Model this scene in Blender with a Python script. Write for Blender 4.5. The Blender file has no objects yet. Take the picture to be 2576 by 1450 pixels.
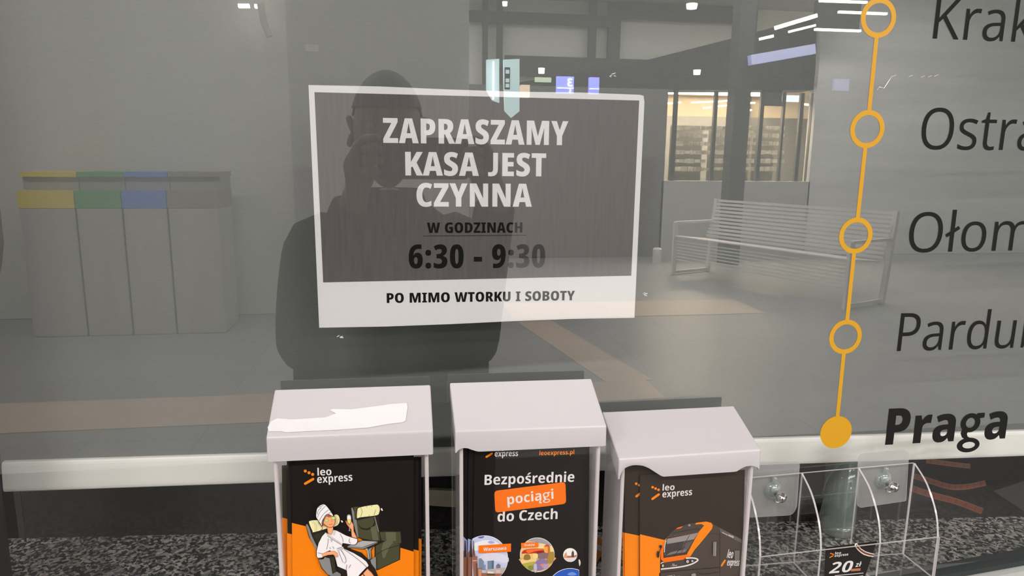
import bpy, bmesh, math, random
from mathutils import Vector, Matrix
from mathutils.geometry import delaunay_2d_cdt

random.seed(7)
SC = bpy.context.scene
COL = SC.collection

# ------------------------------------------------------------------ camera
FPX, YAW, PITCH, ROLL = 1748.0, .1477, .1831, .0109      # focal length in pixels of the 2576 wide frame
CAM = Vector((0, -.631, 1.32))
_F = Vector((math.sin(YAW) * math.cos(PITCH), math.cos(YAW) * math.cos(PITCH), -math.sin(PITCH)))
_R0 = Vector((math.cos(YAW), -math.sin(YAW), 0))
_U0 = _R0.cross(_F)
_R = _R0 * math.cos(ROLL) + _U0 * math.sin(ROLL)
_U = _U0 * math.cos(ROLL) - _R0 * math.sin(ROLL)
cam_data = bpy.data.cameras.new('camera')
cam_data.sensor_width = 36
cam_data.lens = 36 * FPX / 2576
cam_data.clip_start = .005
cam = bpy.data.objects.new('camera', cam_data)
COL.objects.link(cam)
cam.matrix_world = Matrix(((_R.x, _U.x, -_F.x, CAM.x), (_R.y, _U.y, -_F.y, CAM.y), (_R.z, _U.z, -_F.z, CAM.z), (0, 0, 0, 1)))
SC.camera = cam

# ------------------------------------------------------------------ world, exposure
world = bpy.data.worlds.new('world')
SC.world = world
world.use_nodes = True
world.node_tree.nodes['Background'].inputs[0].default_value = (.99, .95, .955, 1)
world.node_tree.nodes['Background'].inputs[1].default_value = .95
SC.view_settings.view_transform = 'Standard'
SC.view_settings.look = 'None'
SC.view_settings.exposure = .42
SC.view_settings.gamma = 1
SC.view_settings.use_curve_mapping = False
SC.cycles.transparent_max_bounces = 40
SC.cycles.max_bounces = 12
SC.cycles.sample_clamp_indirect = 6
LAMP_ROWS = {-3.3: 80.0, -5.8: 25.0, -8.4: 125.0, -11.0: 70.0}    # power of each unseen hall lamp, by its distance from the window
COUNTER_LAMP_POWER = 1.5    # unseen lamp added over the counter to light the lids

# ------------------------------------------------------------------ measuring helpers
def ray(px, py):
    return _F * FPX + _R * (px - 1288) - _U * (py - 725)
class Plane:
    """a real plane in the place; hit() gives where a sight line meets it"""
    def __init__(s, p, n):
        s.p = Vector(p); s.n = Vector(n).normalized()
        if s.n.dot(CAM - s.p) < 0: s.n = -s.n
    def hit(s, px, py):
        v = ray(px, py)
        return CAM + v * ((s.p - CAM).dot(s.n) / v.dot(s.n))
def W(px, py, y):
    return Plane((0, y, 0), (0, 1, 0)).hit(px, py)
def WZ(px, py, z):
    return Plane((0, 0, z), (0, 0, 1)).hit(px, py)
FL = -.264           # the hall floor, a counter's height below the window
def MIR(px, py, depth):
    """where a thing seen in the pane really stands, depth metres in front of the pane"""
    p = W(px, py, depth); return Vector((p.x, -depth, p.z))

# ------------------------------------------------------------------ materials
def lin(c):
    c /= 255.0
    return c / 12.92 if c <= .04045 else ((c + .055) / 1.055) ** 2.4
def srgb(r, g, b, k=1.0):
    return tuple(min(.9, lin(v) * k) for v in (r, g, b))
MATS = {}
def node(nt, kind, **kw):
    n = nt.nodes.new(kind)
    for k, v in kw.items(): setattr(n, k, v)
    return n
def pbr(name, col, rough=.5, metal=0.0, spec=.5, noise=0.0, nscale=40, stretch=(1, 1, 1), bump=0.0, emit=None, estr=0, coat=0):
    if name in MATS: return MATS[name]
    m = bpy.data.materials.new(name); m.use_nodes = True
    nt = m.node_tree; b = nt.nodes['Principled BSDF']
    b.inputs['Base Color'].default_value = (*col, 1)
    b.inputs['Roughness'].default_value = rough
    b.inputs['Metallic'].default_value = metal
    b.inputs['Specular IOR Level'].default_value = spec
    b.inputs['Coat Weight'].default_value = coat
    if noise or bump:
        tc = node(nt, 'ShaderNodeTexCoord'); mp = node(nt, 'ShaderNodeMapping')
        mp.inputs['Scale'].default_value = stretch
        nz = node(nt, 'ShaderNodeTexNoise'); nz.inputs['Scale'].default_value = nscale; nz.inputs['Detail'].default_value = 4
        nt.links.new(tc.outputs['Object'], mp.inputs[0]); nt.links.new(mp.outputs[0], nz.inputs['Vector'])
        if noise:
            rp = node(nt, 'ShaderNodeValToRGB')
            rp.color_ramp.elements[0].position = .3; rp.color_ramp.elements[1].position = .7
            rp.color_ramp.elements[0].color = (*[c * (1 - noise) for c in col], 1)
            rp.color_ramp.elements[1].color = (*[min(1, c * (1 + noise)) for c in col], 1)
            nt.links.new(nz.outputs['Fac'], rp.inputs[0]); nt.links.new(rp.outputs[0], b.inputs['Base Color'])
        if bump:
            bp = node(nt, 'ShaderNodeBump'); bp.inputs['Strength'].default_value = bump; bp.inputs['Distance'].default_value = .001
            nt.links.new(nz.outputs['Fac'], bp.inputs['Height']); nt.links.new(bp.outputs[0], b.inputs['Normal'])
    if emit:
        b.inputs['Emission Color'].default_value = (*emit, 1); b.inputs['Emission Strength'].default_value = estr
    MATS[name] = m
    return m
def clear(name, tint, r0=.04, rough=.0, body=None, body_amt=0.0):
    """clear sheet material: mirror share rises towards grazing, the rest passes straight through"""
    m = bpy.data.materials.new(name); m.use_nodes = True; nt = m.node_tree
    nt.nodes.remove(nt.nodes['Principled BSDF']); out = nt.nodes['Material Output']
    lw = node(nt, 'ShaderNodeLayerWeight'); lw.inputs['Blend'].default_value = .5
    pw = node(nt, 'ShaderNodeMath', operation='POWER'); pw.inputs[1].default_value = 5
    ma = node(nt, 'ShaderNodeMath', operation='MULTIPLY_ADD'); ma.inputs[1].default_value = 1 - r0; ma.inputs[2].default_value = r0
    tr = node(nt, 'ShaderNodeBsdfTransparent'); tr.inputs[0].default_value = (*tint, 1)
    gl = node(nt, 'ShaderNodeBsdfGlossy'); gl.inputs['Roughness'].default_value = rough; gl.inputs[0].default_value = (1, 1, 1, 1)
    mx = node(nt, 'ShaderNodeMixShader')
    L = nt.links.new
    L(lw.outputs['Facing'], pw.inputs[0]); L(pw.outputs[0], ma.inputs[0]); L(ma.outputs[0], mx.inputs[0])
    src = tr.outputs[0]
    if body_amt:
        df = node(nt, 'ShaderNodeBsdfDiffuse'); df.inputs[0].default_value = (*body, 1)
        tl = node(nt, 'ShaderNodeBsdfTranslucent'); tl.inputs[0].default_value = (*body, 1)
        m0 = node(nt, 'ShaderNodeMixShader'); m0.inputs[0].default_value = .4
        L(df.outputs[0], m0.inputs[1]); L(tl.outputs[0], m0.inputs[2])
        m2 = node(nt, 'ShaderNodeMixShader'); m2.inputs[0].default_value = body_amt
        L(tr.outputs[0], m2.inputs[1]); L(m0.outputs[0], m2.inputs[2]); src = m2.outputs[0]
    L(src, mx.inputs[1]); L(gl.outputs[0], mx.inputs[2]); L(mx.outputs[0], out.inputs[0])
    MATS[name] = m
    return m
def granite():
    m = bpy.data.materials.new('granite'); m.use_nodes = True; nt = m.node_tree; b = nt.nodes['Principled BSDF']
    L = nt.links.new
    tc = node(nt, 'ShaderNodeTexCoord')
    v = node(nt, 'ShaderNodeTexVoronoi'); v.inputs['Scale'].default_value = 300
    nz = node(nt, 'ShaderNodeTexNoise'); nz.inputs['Scale'].default_value = 110; nz.inputs['Detail'].default_value = 3
    mx = node(nt, 'ShaderNodeMixRGB'); mx.inputs[0].default_value = .008
    L(tc.outputs['Object'], nz.inputs['Vector']); L(tc.outputs['Object'], mx.inputs[1]); L(nz.outputs['Color'], mx.inputs[2])
    L(mx.outputs[0], v.inputs['Vector'])
    sp = node(nt, 'ShaderNodeSeparateColor'); L(v.outputs['Color'], sp.inputs[0])
    rp = node(nt, 'ShaderNodeValToRGB'); r = rp.color_ramp; r.interpolation = 'CONSTANT'
    cols = [(0, (.014, .014, .016)), (.30, (.05, .05, .052)), (.46, (.17, .17, .165)), (.62, (.33, .32, .29)), (.80, (.50, .48, .44)), (.95, (.34, .27, .22))]
    r.elements[0].position = 0; r.elements[0].color = (*cols[0][1], 1); r.elements[1].position = cols[1][0]; r.elements[1].color = (*cols[1][1], 1)
    for p, c in cols[2:]:
        e = r.elements.new(p); e.color = (*c, 1)
    L(sp.outputs[0], rp.inputs[0]); L(rp.outputs[0], b.inputs['Base Color'])
    b.inputs['Roughness'].default_value = .3
    MATS['granite'] = m
    return m
def lamp_mat(name, col, s):
    m = bpy.data.materials.new(name); m.use_nodes = True; nt = m.node_tree
    b = nt.nodes['Principled BSDF']; b.inputs['Base Color'].default_value = (.8, .8, .8, 1)
    b.inputs['Emission Color'].default_value = (*col, 1); b.inputs['Emission Strength'].default_value = s
    MATS[name] = m
    return m

# ------------------------------------------------------------------ building helpers
def thing(name, loc, label, cat, group=None, kind=None):
    o = bpy.data.objects.new(name, None); o.empty_display_size = .02; COL.objects.link(o); o.location = loc
    return tag(o, label, cat, group, kind)
def tag(o, label=None, cat=None, group=None, kind=None):
    if label: o['label'] = label
    if cat: o['category'] = cat
    if group: o['group'] = group
    if kind: o['kind'] = kind
    return o
class MB:
    """collects faces in place coordinates; build() links them as one mesh object"""
    def __init__(s): s.v = []; s.f = []; s.mi = []; s.mats = []
    def m(s, mat):
        if mat not in s.mats: s.mats.append(mat)
        return s.mats.index(mat)
    def add(s, vs, fs, mat):
        b = len(s.v); s.v += [Vector(v) for v in vs]; i = s.m(mat)
        for f in fs: s.f.append([b + k for k in f]); s.mi.append(i)
    def box(s, c, size, mat, rz=0, M=None):
        x, y, z = [k / 2 for k in size]
        vs = [Vector((sx * x, sy * y, sz * z)) for sz in (-1, 1) for sy in (-1, 1) for sx in (-1, 1)]
        if M is None: M = Matrix.Rotation(rz, 3, 'Z')
        s.add([M @ v + Vector(c) for v in vs], [(0, 2, 3, 1), (4, 5, 7, 6), (0, 1, 5, 4), (2, 6, 7, 3), (0, 4, 6, 2), (1, 3, 7, 5)], mat)
    def bar(s, a, b, w, h, mat):
        a = Vector(a); b = Vector(b); d = (b - a); q = d.to_track_quat('X', 'Z').to_matrix()
        s.box((a + b) / 2, (d.length, w, h), mat, M=q)
    def tube(s, pts, r, mat, n=10, closed=False, caps=True):
        pts = [Vector(p) for p in pts]; rings = []
        rad = r if isinstance(r, (list, tuple)) else [r] * len(pts)
        up = Vector((0.13, .27, 1)).normalized()
        for i, p in enumerate(pts):
            a = pts[i - 1] if (i or closed) else p; b = pts[(i + 1) % len(pts)] if (i < len(pts) - 1 or closed) else p
            t = (b - a).normalized(); u = up.cross(t)
            if u.length < .01: u = Vector((1, 0, 0)).cross(t)
            u.normalize(); w = t.cross(u)
            rings.append([p + (u * math.cos(k * 2 * math.pi / n) + w * math.sin(k * 2 * math.pi / n)) * rad[i] for k in range(n)])
        fs = []
        m = len(pts)
        for i in range(m if closed else m - 1):
            j = (i + 1) % m
            for k in range(n): fs.append((i * n + k, i * n + (k + 1) % n, j * n + (k + 1) % n, j * n + k))
        if caps and not closed:
            fs.append(tuple(range(n - 1, -1, -1))); fs.append(tuple((m - 1) * n + k for k in range(n)))
        s.add([v for r_ in rings for v in r_], fs, mat)
    def lathe(s, c, prof, mat, n=32):
        c = Vector(c); vs = []; fs = []
        for r, z in prof: vs += [c + Vector((r * math.cos(k * 2 * math.pi / n), r * math.sin(k * 2 * math.pi / n), z)) for k in range(n)]
        for i in range(len(prof) - 1):
            for k in range(n): fs.append((i * n + k, i * n + (k + 1) % n, (i + 1) * n + (k + 1) % n, (i + 1) * n + k))
        s.add(vs, fs, mat)
    def prism(s, loop, off, mat, edge=None):
        """a flat outline (points in order) given thickness along off"""
        off = Vector(off); loop = [Vector(p) for p in loop]; n = len(loop)
        nrm = off.normalized(); u = (loop[1] - loop[0]).normalized(); w = nrm.cross(u)
        p2 = [Vector(((p - loop[0]).dot(u), (p - loop[0]).dot(w))) for p in loop]
        tv, tf = fill([p2])
        P = [loop[0] + u * q[0] + w * q[1] for q in tv]
        s.add(P, [f[::-1] for f in tf], mat); s.add([p + off for p in P], tf, mat)
        area = sum(p2[i].x * p2[(i + 1) % n].y - p2[(i + 1) % n].x * p2[i].y for i in range(n))
        vs = loop + [p + off for p in loop]
        fs = [(i, (i + 1) % n, n + (i + 1) % n, n + i) for i in range(n)]
        if area < 0: fs = [f[::-1] for f in fs]
        s.add(vs, fs, edge or mat)
    def build(s, name, parent=None, smooth=False, bevel=0, seg=2, merge=False, solid=0):
        org = parent.matrix_world.translation.copy() if parent and False else (root_loc(parent) if parent else Vector((0, 0, 0)))
        me = bpy.data.meshes.new(name)
        if not parent:
            lo = [min(v[i] for v in s.v) for i in range(3)]; hi = [max(v[i] for v in s.v) for i in range(3)]
            org = Vector(((lo[0] + hi[0]) / 2, (lo[1] + hi[1]) / 2, lo[2]))
        me.from_pydata([v - org for v in s.v], [], s.f)
        for m in s.mats: me.materials.append(m)
        me.polygons.foreach_set('material_index', s.mi)
        if smooth: me.polygons.foreach_set('use_smooth', [True] * len(me.polygons))
        me.update()
        o = bpy.data.objects.new(name, me); COL.objects.link(o)
        if merge:
            bm = bmesh.new(); bm.from_mesh(me); bmesh.ops.remove_doubles(bm, verts=bm.verts, dist=1e-5); bmesh.ops.recalc_face_normals(bm, faces=bm.faces); bm.to_mesh(me); bm.free()
        if parent: o.parent = parent; 
        else: o.location = org
        if bevel:
            b = o.modifiers.new('bevel', 'BEVEL'); b.width = bevel; b.segments = seg; b.limit_method = 'ANGLE'; b.angle_limit = math.radians(35)
        if solid:
            b = o.modifiers.new('thickness', 'SOLIDIFY'); b.thickness = solid; b.offset = -1
        return o
def root_loc(o):
    p = Vector((0, 0, 0))
    while o: p += o.location; o = o.parent
    return p
def fill(loops, S=1000.0):
    pts = []; edges = []
    for l in loops:
        b = len(pts); n = len(l); pts += [Vector((p[0] * S, p[1] * S)) for p in l]; edges += [(b + i, b + (i + 1) % n) for i in range(n)]
    if len(loops) == 1: v, e, f, *_ = delaunay_2d_cdt(pts, edges, [], 1, 1e-7)
    else:
        fl = []; b = 0
        for l in loops: fl.append(list(range(b, b + len(l)))); b += len(l)
        v, e, f, *_ = delaunay_2d_cdt(pts, [], fl, 2, 1e-7)
    out = []
    for t in f:
        a, b, c = [v[k] for k in t[:3]]
        out.append(tuple(t) if (b.x - a.x) * (c.y - a.y) - (b.y - a.y) * (c.x - a.x) > 0 else tuple(t)[::-1])
    return [p / S for p in v], out
def round_poly(pts, r, n=5):
    out = []; m = len(pts); pts = [Vector(p) for p in pts]
    for i, p in enumerate(pts):
        a = (pts[i - 1] - p); b = (pts[(i + 1) % m] - p)
        rr = min(r, a.length * .45, b.length * .45)
        A = p + a.normalized() * rr; B = p + b.normalized() * rr
        for k in range(n + 1):
            t = k / n; out.append(A * (1 - t) ** 2 + p * 2 * t * (1 - t) + B * t * t)
    return out
def smooth_loop(pts, n=4, closed=True):
    P = [Vector(p) for p in pts]; m = len(P); out = []
    rng = range(m) if closed else range(m - 1)
    for i in rng:
        if closed: a, b, c, d = P[i - 1], P[i], P[(i + 1) % m], P[(i + 2) % m]
        else: a, b, c, d = P[max(0, i - 1)], P[i], P[i + 1], P[min(m - 1, i + 2)]
        for k in range(n):
            t = k / n
            out.append(.5 * ((2 * b) + (c - a) * t + (2 * a - 5 * b + 4 * c - d) * t * t + (3 * b - a - 3 * c + d) * t ** 3))
    if not closed: out.append(P[-1])
    return out
def clip_x(pts, x0, x1):
    for lim, sg in ((x0, 1), (x1, -1)):
        out = []
        for i, p in enumerate(pts):
            q = pts[(i + 1) % len(pts)]; ip = sg * (p[0] - lim) >= 0; iq = sg * (q[0] - lim) >= 0
            if ip: out.append(p)
            if ip != iq:
                t = (lim - p[0]) / (q[0] - p[0]); out.append((lim, p[1] + t * (q[1] - p[1])))
        pts = out
        if not pts: return []
    return pts

# ------------------------------------------------------------------ lettering
# letter outlines in thousandths of the type size: advance | contours of x,y (~ marks a curve handle)
GLYPHS = {
 'N': {
  ' ': '260|',
  '-': '321|28,195 28,341 293,341 293,195',
  '0': '507|471,356 ~471,277 ~450,143 ~401,45 ~317,-10 253,-10 ~181,-10 ~83,72 ~36,235 36,356 ~36,481 ~82,644 ~178,724 253,724 ~326,724 ~422,641 ~471,477|200,356 ~200,279 ~209,180 ~231,132 253,132 ~275,132 ~298,180 ~307,279 307,356 ~307,432 ~298,532 ~275,582 253,582 ~232,582 ~209,532 ~200,432',
  '3': '507|448,542 ~448,503 ~416,438 ~359,390 319,376 319,373 ~391,359 ~464,275 464,203 ~464,139 ~405,43 ~293,-10 212,-10 ~160,-10 ~79,6 31,27 31,176 ~71,152 ~152,129 186,129 ~241,129 ~290,170 290,211 ~290,242 ~264,280 ~207,299 158,299 120,299 120,433 159,433 ~203,433 ~259,453 ~286,493 286,521 ~286,553 ~248,584 212,584 ~192,584 ~152,573 ~113,552 95,538 32,656 ~78,692 ~177,724 245,724 ~339,724 ~448,632',
  '6': '507|34,302 ~34,367 ~50,491 ~89,598 ~159,678 ~264,724 338,724 ~363,724 ~415,720 438,716 438,579 ~419,584 ~375,588 350,588 ~308,588 ~248,564 ~208,516 ~187,442 185,391 190,391 ~202,418 ~235,454 ~280,474 308,474 ~361,474 ~435,419 ~475,315 475,243 ~475,166 ~424,52 ~329,-10 261,-10 ~209,-10 ~125,31 ~65,111 ~34,228|257,130 ~282,130 ~313,183 313,239 ~313,288 ~286,338 259,338 ~241,338 ~214,315 ~199,276 199,252 ~199,227 ~207,182 ~222,149 ~243,130',
  '9': '507|473,411 ~473,324 ~442,170 ~371,55 ~254,-10 168,-10 ~143,-10 ~91,-5 68,-2 68,136 ~88,131 ~131,126 154,126 ~197,126 ~259,151 ~299,200 ~320,274 321,323 316,323 ~304,297 ~271,260 ~226,240 198,240 ~145,240 ~70,296 ~31,400 31,472 ~31,549 ~82,662 ~178,724 246,724 ~298,724 ~381,683 ~441,603 ~473,486|249,584 ~223,584 ~193,532 193,474 ~193,426 ~221,376 247,376 ~269,376 ~295,405 ~307,445 307,463 ~307,477 ~303,518 ~291,558 ~267,584',
  ':': '278|49,79 ~49,124 ~97,170 141,170 ~183,170 ~229,124 229,79 ~229,35 ~181,-12 141,-12 ~99,-12 ~49,35|49,468 ~49,513 ~97,559 141,559 ~183,559 ~229,513 229,468 ~229,424 ~181,377 141,377 ~99,377 ~49,424',
  'A': '592|412,0 382,145 212,145 181,0 0,0 185,715 404,715 591,0|322,446 ~317,471 ~308,524 ~300,574 296,595 ~294,575 ~286,526 ~276,474 271,448 239,287 354,287',
  'B': '573|274,714 ~399,714 ~517,627 517,536 ~517,496 ~492,430 ~449,388 420,379 420,374 ~456,364 ~505,321 ~530,255 530,209 ~530,145 ~473,51 ~369,0 296,0 64,0 64,714|275,434 ~312,434 ~348,474 348,512 ~348,546 ~310,580 271,580 230,580 230,434|230,305 230,137 283,137 ~322,137 ~359,180 359,222 ~359,248 ~342,285 ~307,305 280,305',
  'C': '528|332,582 ~304,582 ~260,550 ~231,491 ~215,407 215,354 ~215,282 ~243,183 ~299,133 340,133 ~377,133 ~444,158 478,176 478,29 ~442,9 ~361,-10 315,-10 ~226,-10 ~104,76 ~42,239 42,355 ~42,437 ~80,572 ~152,671 ~255,724 321,724 ~368,724 ~459,701 503,675 457,539 ~427,558 ~366,582',
  'D': '609|567,371 ~567,252 ~492,86 ~352,0 253,0 64,0 64,714 265,714 ~362,714 ~496,635 ~567,483|394,365 ~394,438 ~364,529 ~307,572 263,572 230,572 230,144 252,144 ~326,144 ~394,251',
  'E': '459|417,0 64,0 64,714 417,714 417,574 230,574 230,439 404,439 404,299 230,299 230,142 417,142',
  'G': '616|309,415 563,415 563,32 ~509,11 ~391,-10 328,-10 ~237,-10 ~109,76 ~42,241 42,359 ~42,473 ~116,636 ~258,724 359,724 ~417,724 ~515,699 552,679 504,544 ~473,563 ~403,582 364,582 ~314,582 ~248,528 ~215,426 215,354 ~215,284 ~243,185 ~299,133 339,133 ~355,133 ~387,138 401,142 401,277 309,277',
  'H': '632|568,0 401,0 401,300 230,300 230,0 64,0 64,714 230,714 230,442 401,442 401,714 568,714',
  'I': '363|336,0 27,0 27,91 98,124 98,590 27,623 27,714 336,714 336,623 265,590 265,124 336,91',
  'J': '295|21,-221 ~-3,-221 ~-44,-216 -63,-211 -63,-72 ~-51,-76 ~-22,-82 -5,-82 ~22,-82 ~53,-58 ~66,-3 66,45 66,714 232,714 232,53 ~232,-52 ~182,-171 ~88,-221',
  'K': '568|575,0 390,0 274,273 230,242 230,0 64,0 64,714 230,714 230,400 ~237,421 ~259,467 273,493 397,714 577,714 394,394',
  'M': '829|345,0 214,496 210,496 ~212,466 ~216,405 ~218,348 218,322 218,0 64,0 64,714 291,714 414,259 417,259 539,714 765,714 765,0 607,0 607,325 ~607,352 ~609,409 ~612,467 614,496 610,496 477,0',
  'N': '681|617,0 418,0 213,465 209,465 ~212,430 ~216,365 ~217,309 217,287 217,0 64,0 64,714 262,714 466,259 470,259 ~468,292 ~465,354 ~463,409 463,431 463,714 617,714',
  'O': '648|605,358 ~605,270 ~570,134 ~500,39 ~394,-10 324,-10 ~254,-10 ~149,39 ~77,134 ~42,271 42,359 ~42,477 ~105,640 ~232,725 324,725 ~418,725 ~544,639 ~605,476|216,358 ~216,285 ~239,186 ~288,135 324,135 ~361,135 ~409,184 ~431,283 431,358 ~431,471 ~379,583 324,583 ~288,583 ~239,532 ~216,432',
  'P': '534|275,714 ~390,714 ~504,597 504,488 ~504,435 ~477,345 ~420,278 ~330,240 268,240 230,240 230,0 64,0 64,714|262,574 230,574 230,381 251,381 ~278,381 ~316,402 ~338,448 338,487 ~338,530 ~301,574',
  'R': '562|257,714 ~342,714 ~454,667 ~510,574 510,504 ~510,462 ~487,390 ~442,334 408,312 567,0 382,0 262,269 230,269 230,0 64,0 64,714|255,577 230,577 230,398 255,398 ~296,398 ~339,446 339,495 ~339,522 ~321,559 ~284,577',
  'S': '473|445,215 ~445,151 ~390,49 ~287,-10 214,-10 ~180,-10 ~120,-2 ~62,18 32,34 32,199 ~76,171 ~168,140 207,140 ~231,140 ~261,156 ~276,182 276,199 ~276,217 ~262,246 ~220,278 180,302 ~136,328 ~71,383 ~36,459 36,517 ~36,581 ~89,673 ~189,724 259,724 ~308,724 ~400,698 445,674 399,531 ~361,553 ~293,576 264,576 ~243,576 ~217,563 ~204,540 204,525 ~204,505 ~220,477 ~264,445 307,420 ~352,395 ~414,337 ~445,264',
  'T': '478|322,0 156,0 156,571 18,571 18,714 460,714 460,571 322,571',
  'U': '613|554,248 ~554,165 ~497,49 ~386,-10 305,-10 ~186,-10 ~60,118 60,244 60,714 227,714 227,253 ~227,189 ~267,135 307,135 ~335,135 ~371,159 ~387,210 387,254 387,714 554,714',
  'W': '843|840,714 697,0 505,0 448,290 ~445,310 ~437,355 ~430,404 ~424,454 422,477 ~421,458 ~414,410 ~408,359 ~400,311 396,291 339,0 148,0 3,714 166,714 224,385 ~228,367 ~235,318 ~243,263 ~250,209 252,185 ~255,212 ~264,272 ~273,329 ~283,379 287,398 353,714 492,714 553,398 ~557,378 ~567,326 ~575,267 ~583,210 586,185 ~589,213 ~598,282 ~609,353 615,384 675,714',
  'Y': '540|271,447 367,714 540,714 353,275 353,0 187,0 187,269 0,714 175,714',
  'Z': '488|466,0 23,0 23,115 274,574 28,574 28,714 460,714 460,599 209,142 466,142',
 },
 'L': {
  ' ': '260|',
  'K': '576|577,0 482,0 246,346 174,277 174,0 93,0 93,714 174,714 174,356 ~197,384 ~248,444 275,477 473,714 566,714 303,403',
  'O': '730|671,358 ~671,277 ~633,142 ~557,43 ~442,-10 365,-10 ~287,-10 ~171,44 ~96,142 ~59,278 59,359 ~59,471 ~127,635 ~264,725 367,725 ~467,725 ~603,633 ~671,468|144,358 ~144,266 ~192,133 ~291,61 365,61 ~441,61 ~538,132 ~586,265 586,358 ~586,498 ~479,653 367,653 ~291,653 ~192,583 ~144,451',
  'P': '567|267,714 ~398,714 ~520,608 520,506 ~520,458 ~491,376 ~428,315 ~326,281 253,281 174,281 174,0 93,0 93,714|260,644 174,644 174,351 245,351 ~309,351 ~394,381 ~436,448 436,503 ~436,575 ~351,644',
  'a': '525|269,544 ~361,544 ~447,456 447,363 447,0 389,0 375,79 371,79 ~351,50 ~305,10 ~245,-10 202,-10 ~155,-10 ~83,26 ~44,96 44,147 ~44,227 ~164,313 284,317 370,321 370,355 ~370,424 ~315,480 263,480 ~226,480 ~155,457 122,441 98,501 ~132,520 ~221,544|294,261 ~203,257 ~125,200 125,146 ~125,100 ~178,54 221,54 ~287,54 ~369,136 369,214 369,264',
  'b': '579|160,562 ~160,533 ~158,477 156,458 161,458 ~183,496 ~261,544 320,544 ~416,544 ~527,405 527,268 ~527,178 ~477,54 ~383,-10 319,-10 ~260,-10 ~183,37 161,72 155,72 140,0 81,0 81,760 160,760|306,478 ~252,478 ~188,431 ~160,339 160,272 160,263 ~160,162 ~225,56 306,56 ~376,56 ~445,165 445,269 ~445,373 ~377,478',
  'c': '451|284,-10 ~214,-10 ~110,50 ~53,172 53,264 ~53,359 ~113,484 ~220,545 290,545 ~329,545 ~397,530 421,518 397,452 ~373,461 ~316,476 290,476 ~238,476 ~169,427 ~135,334 135,265 ~135,200 ~168,107 ~234,59 285,59 ~323,59 ~386,75 413,88 413,18 ~388,5 ~324,-10',
  'd': '579|260,-10 ~163,-10 ~53,129 53,266 ~53,403 ~165,545 261,545 ~301,545 ~360,523 ~404,485 419,461 424,461 ~423,478 ~419,527 419,544 419,760 498,760 498,0 434,0 423,76 419,76 ~404,52 ~360,13 ~300,-10|273,56 ~353,56 ~420,153 420,249 420,269 ~420,371 ~355,478 273,478 ~204,478 ~134,365 134,264 ~134,164 ~203,56',
  'e': '531|275,545 ~341,545 ~433,484 ~481,375 481,304 481,253 134,253 ~136,157 ~221,58 299,58 ~345,58 ~418,76 458,94 458,25 ~420,7 ~344,-10 294,-10 ~220,-10 ~111,55 ~53,178 53,264 ~53,351 ~107,477 ~207,545|274,480 ~214,480 ~142,395 136,317 400,317 ~400,365 ~373,438 ~318,480',
  'i': '242|161,535 161,0 82,0 82,535|122,735 ~142,735 ~169,709 169,682 ~169,656 ~142,629 122,629 ~101,629 ~74,656 74,682 ~74,709 ~101,735',
  'k': '496|160,369 ~160,347 ~157,291 156,268 159,268 ~166,277 ~187,304 ~208,332 217,342 384,535 475,535 278,311 490,0 397,0 224,257 160,195 160,0 82,0 82,760 160,760',
  'm': '873|629,545 ~712,545 ~795,453 795,353 795,0 717,0 717,347 ~717,413 ~665,478 614,478 ~542,478 ~478,388 478,300 478,0 399,0 399,347 ~399,392 ~376,450 ~330,478 296,478 ~246,478 ~187,432 ~161,347 161,285 161,0 82,0 82,535 145,535 156,459 161,459 ~176,487 ~221,525 ~278,545 311,545 ~369,545 ~446,499 462,454 467,454 ~491,499 ~576,545',
  'n': '579|322,545 ~410,545 ~501,453 501,352 501,0 423,0 423,345 ~423,412 ~368,478 310,478 ~229,478 ~161,379 161,281 161,0 82,0 82,535 145,535 156,457 161,457 ~177,486 ~226,525 ~287,545',
  'o': '568|516,268 ~516,203 ~484,100 ~425,28 ~338,-10 283,-10 ~231,-10 ~146,28 ~86,100 ~53,203 53,268 ~53,357 ~108,480 ~212,545 286,545 ~356,545 ~459,480 ~516,357|134,268 ~134,203 ~166,108 ~233,57 284,57 ~336,57 ~403,107 ~434,203 434,268 ~434,334 ~403,427 ~337,478 284,478 ~206,478 ~134,368',
  'r': '386|311,545 ~326,545 ~359,542 372,538 361,464 ~349,467 ~320,471 305,471 ~275,471 ~223,444 ~183,395 ~161,327 161,286 161,0 82,0 82,535 146,535 155,437 159,437 ~174,468 ~218,516 ~276,545',
  's': '447|405,145 ~405,95 ~357,26 ~268,-10 206,-10 ~154,-10 ~76,8 47,23 47,98 ~78,81 ~163,56 207,56 ~270,56 ~328,101 328,139 ~328,162 ~305,196 ~251,227 203,246 ~156,265 ~86,305 ~48,361 48,405 ~48,471 ~151,545 236,545 ~282,545 ~361,527 396,510 368,447 ~337,461 ~268,480 232,480 ~180,480 ~124,442 124,409 ~124,385 ~149,352 ~207,323 252,304 ~299,285 ~367,245 ~405,189',
  't': '335|244,56 ~263,56 ~301,63 314,67 314,6 ~299,-1 ~252,-10 228,-10 ~188,-10 ~124,20 ~87,90 87,149 87,473 16,473 16,512 88,541 117,659 166,659 166,535 309,535 309,473 166,473 166,153 ~166,104 ~207,56',
  'u': '579|497,535 497,0 433,0 422,76 418,76 ~403,48 ~353,10 ~292,-10 256,-10 ~196,-10 ~116,33 ~76,119 76,184 76,535 156,535 156,192 ~156,124 ~211,57 268,57 ~323,57 ~389,101 ~418,188 418,252 418,535',
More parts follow.
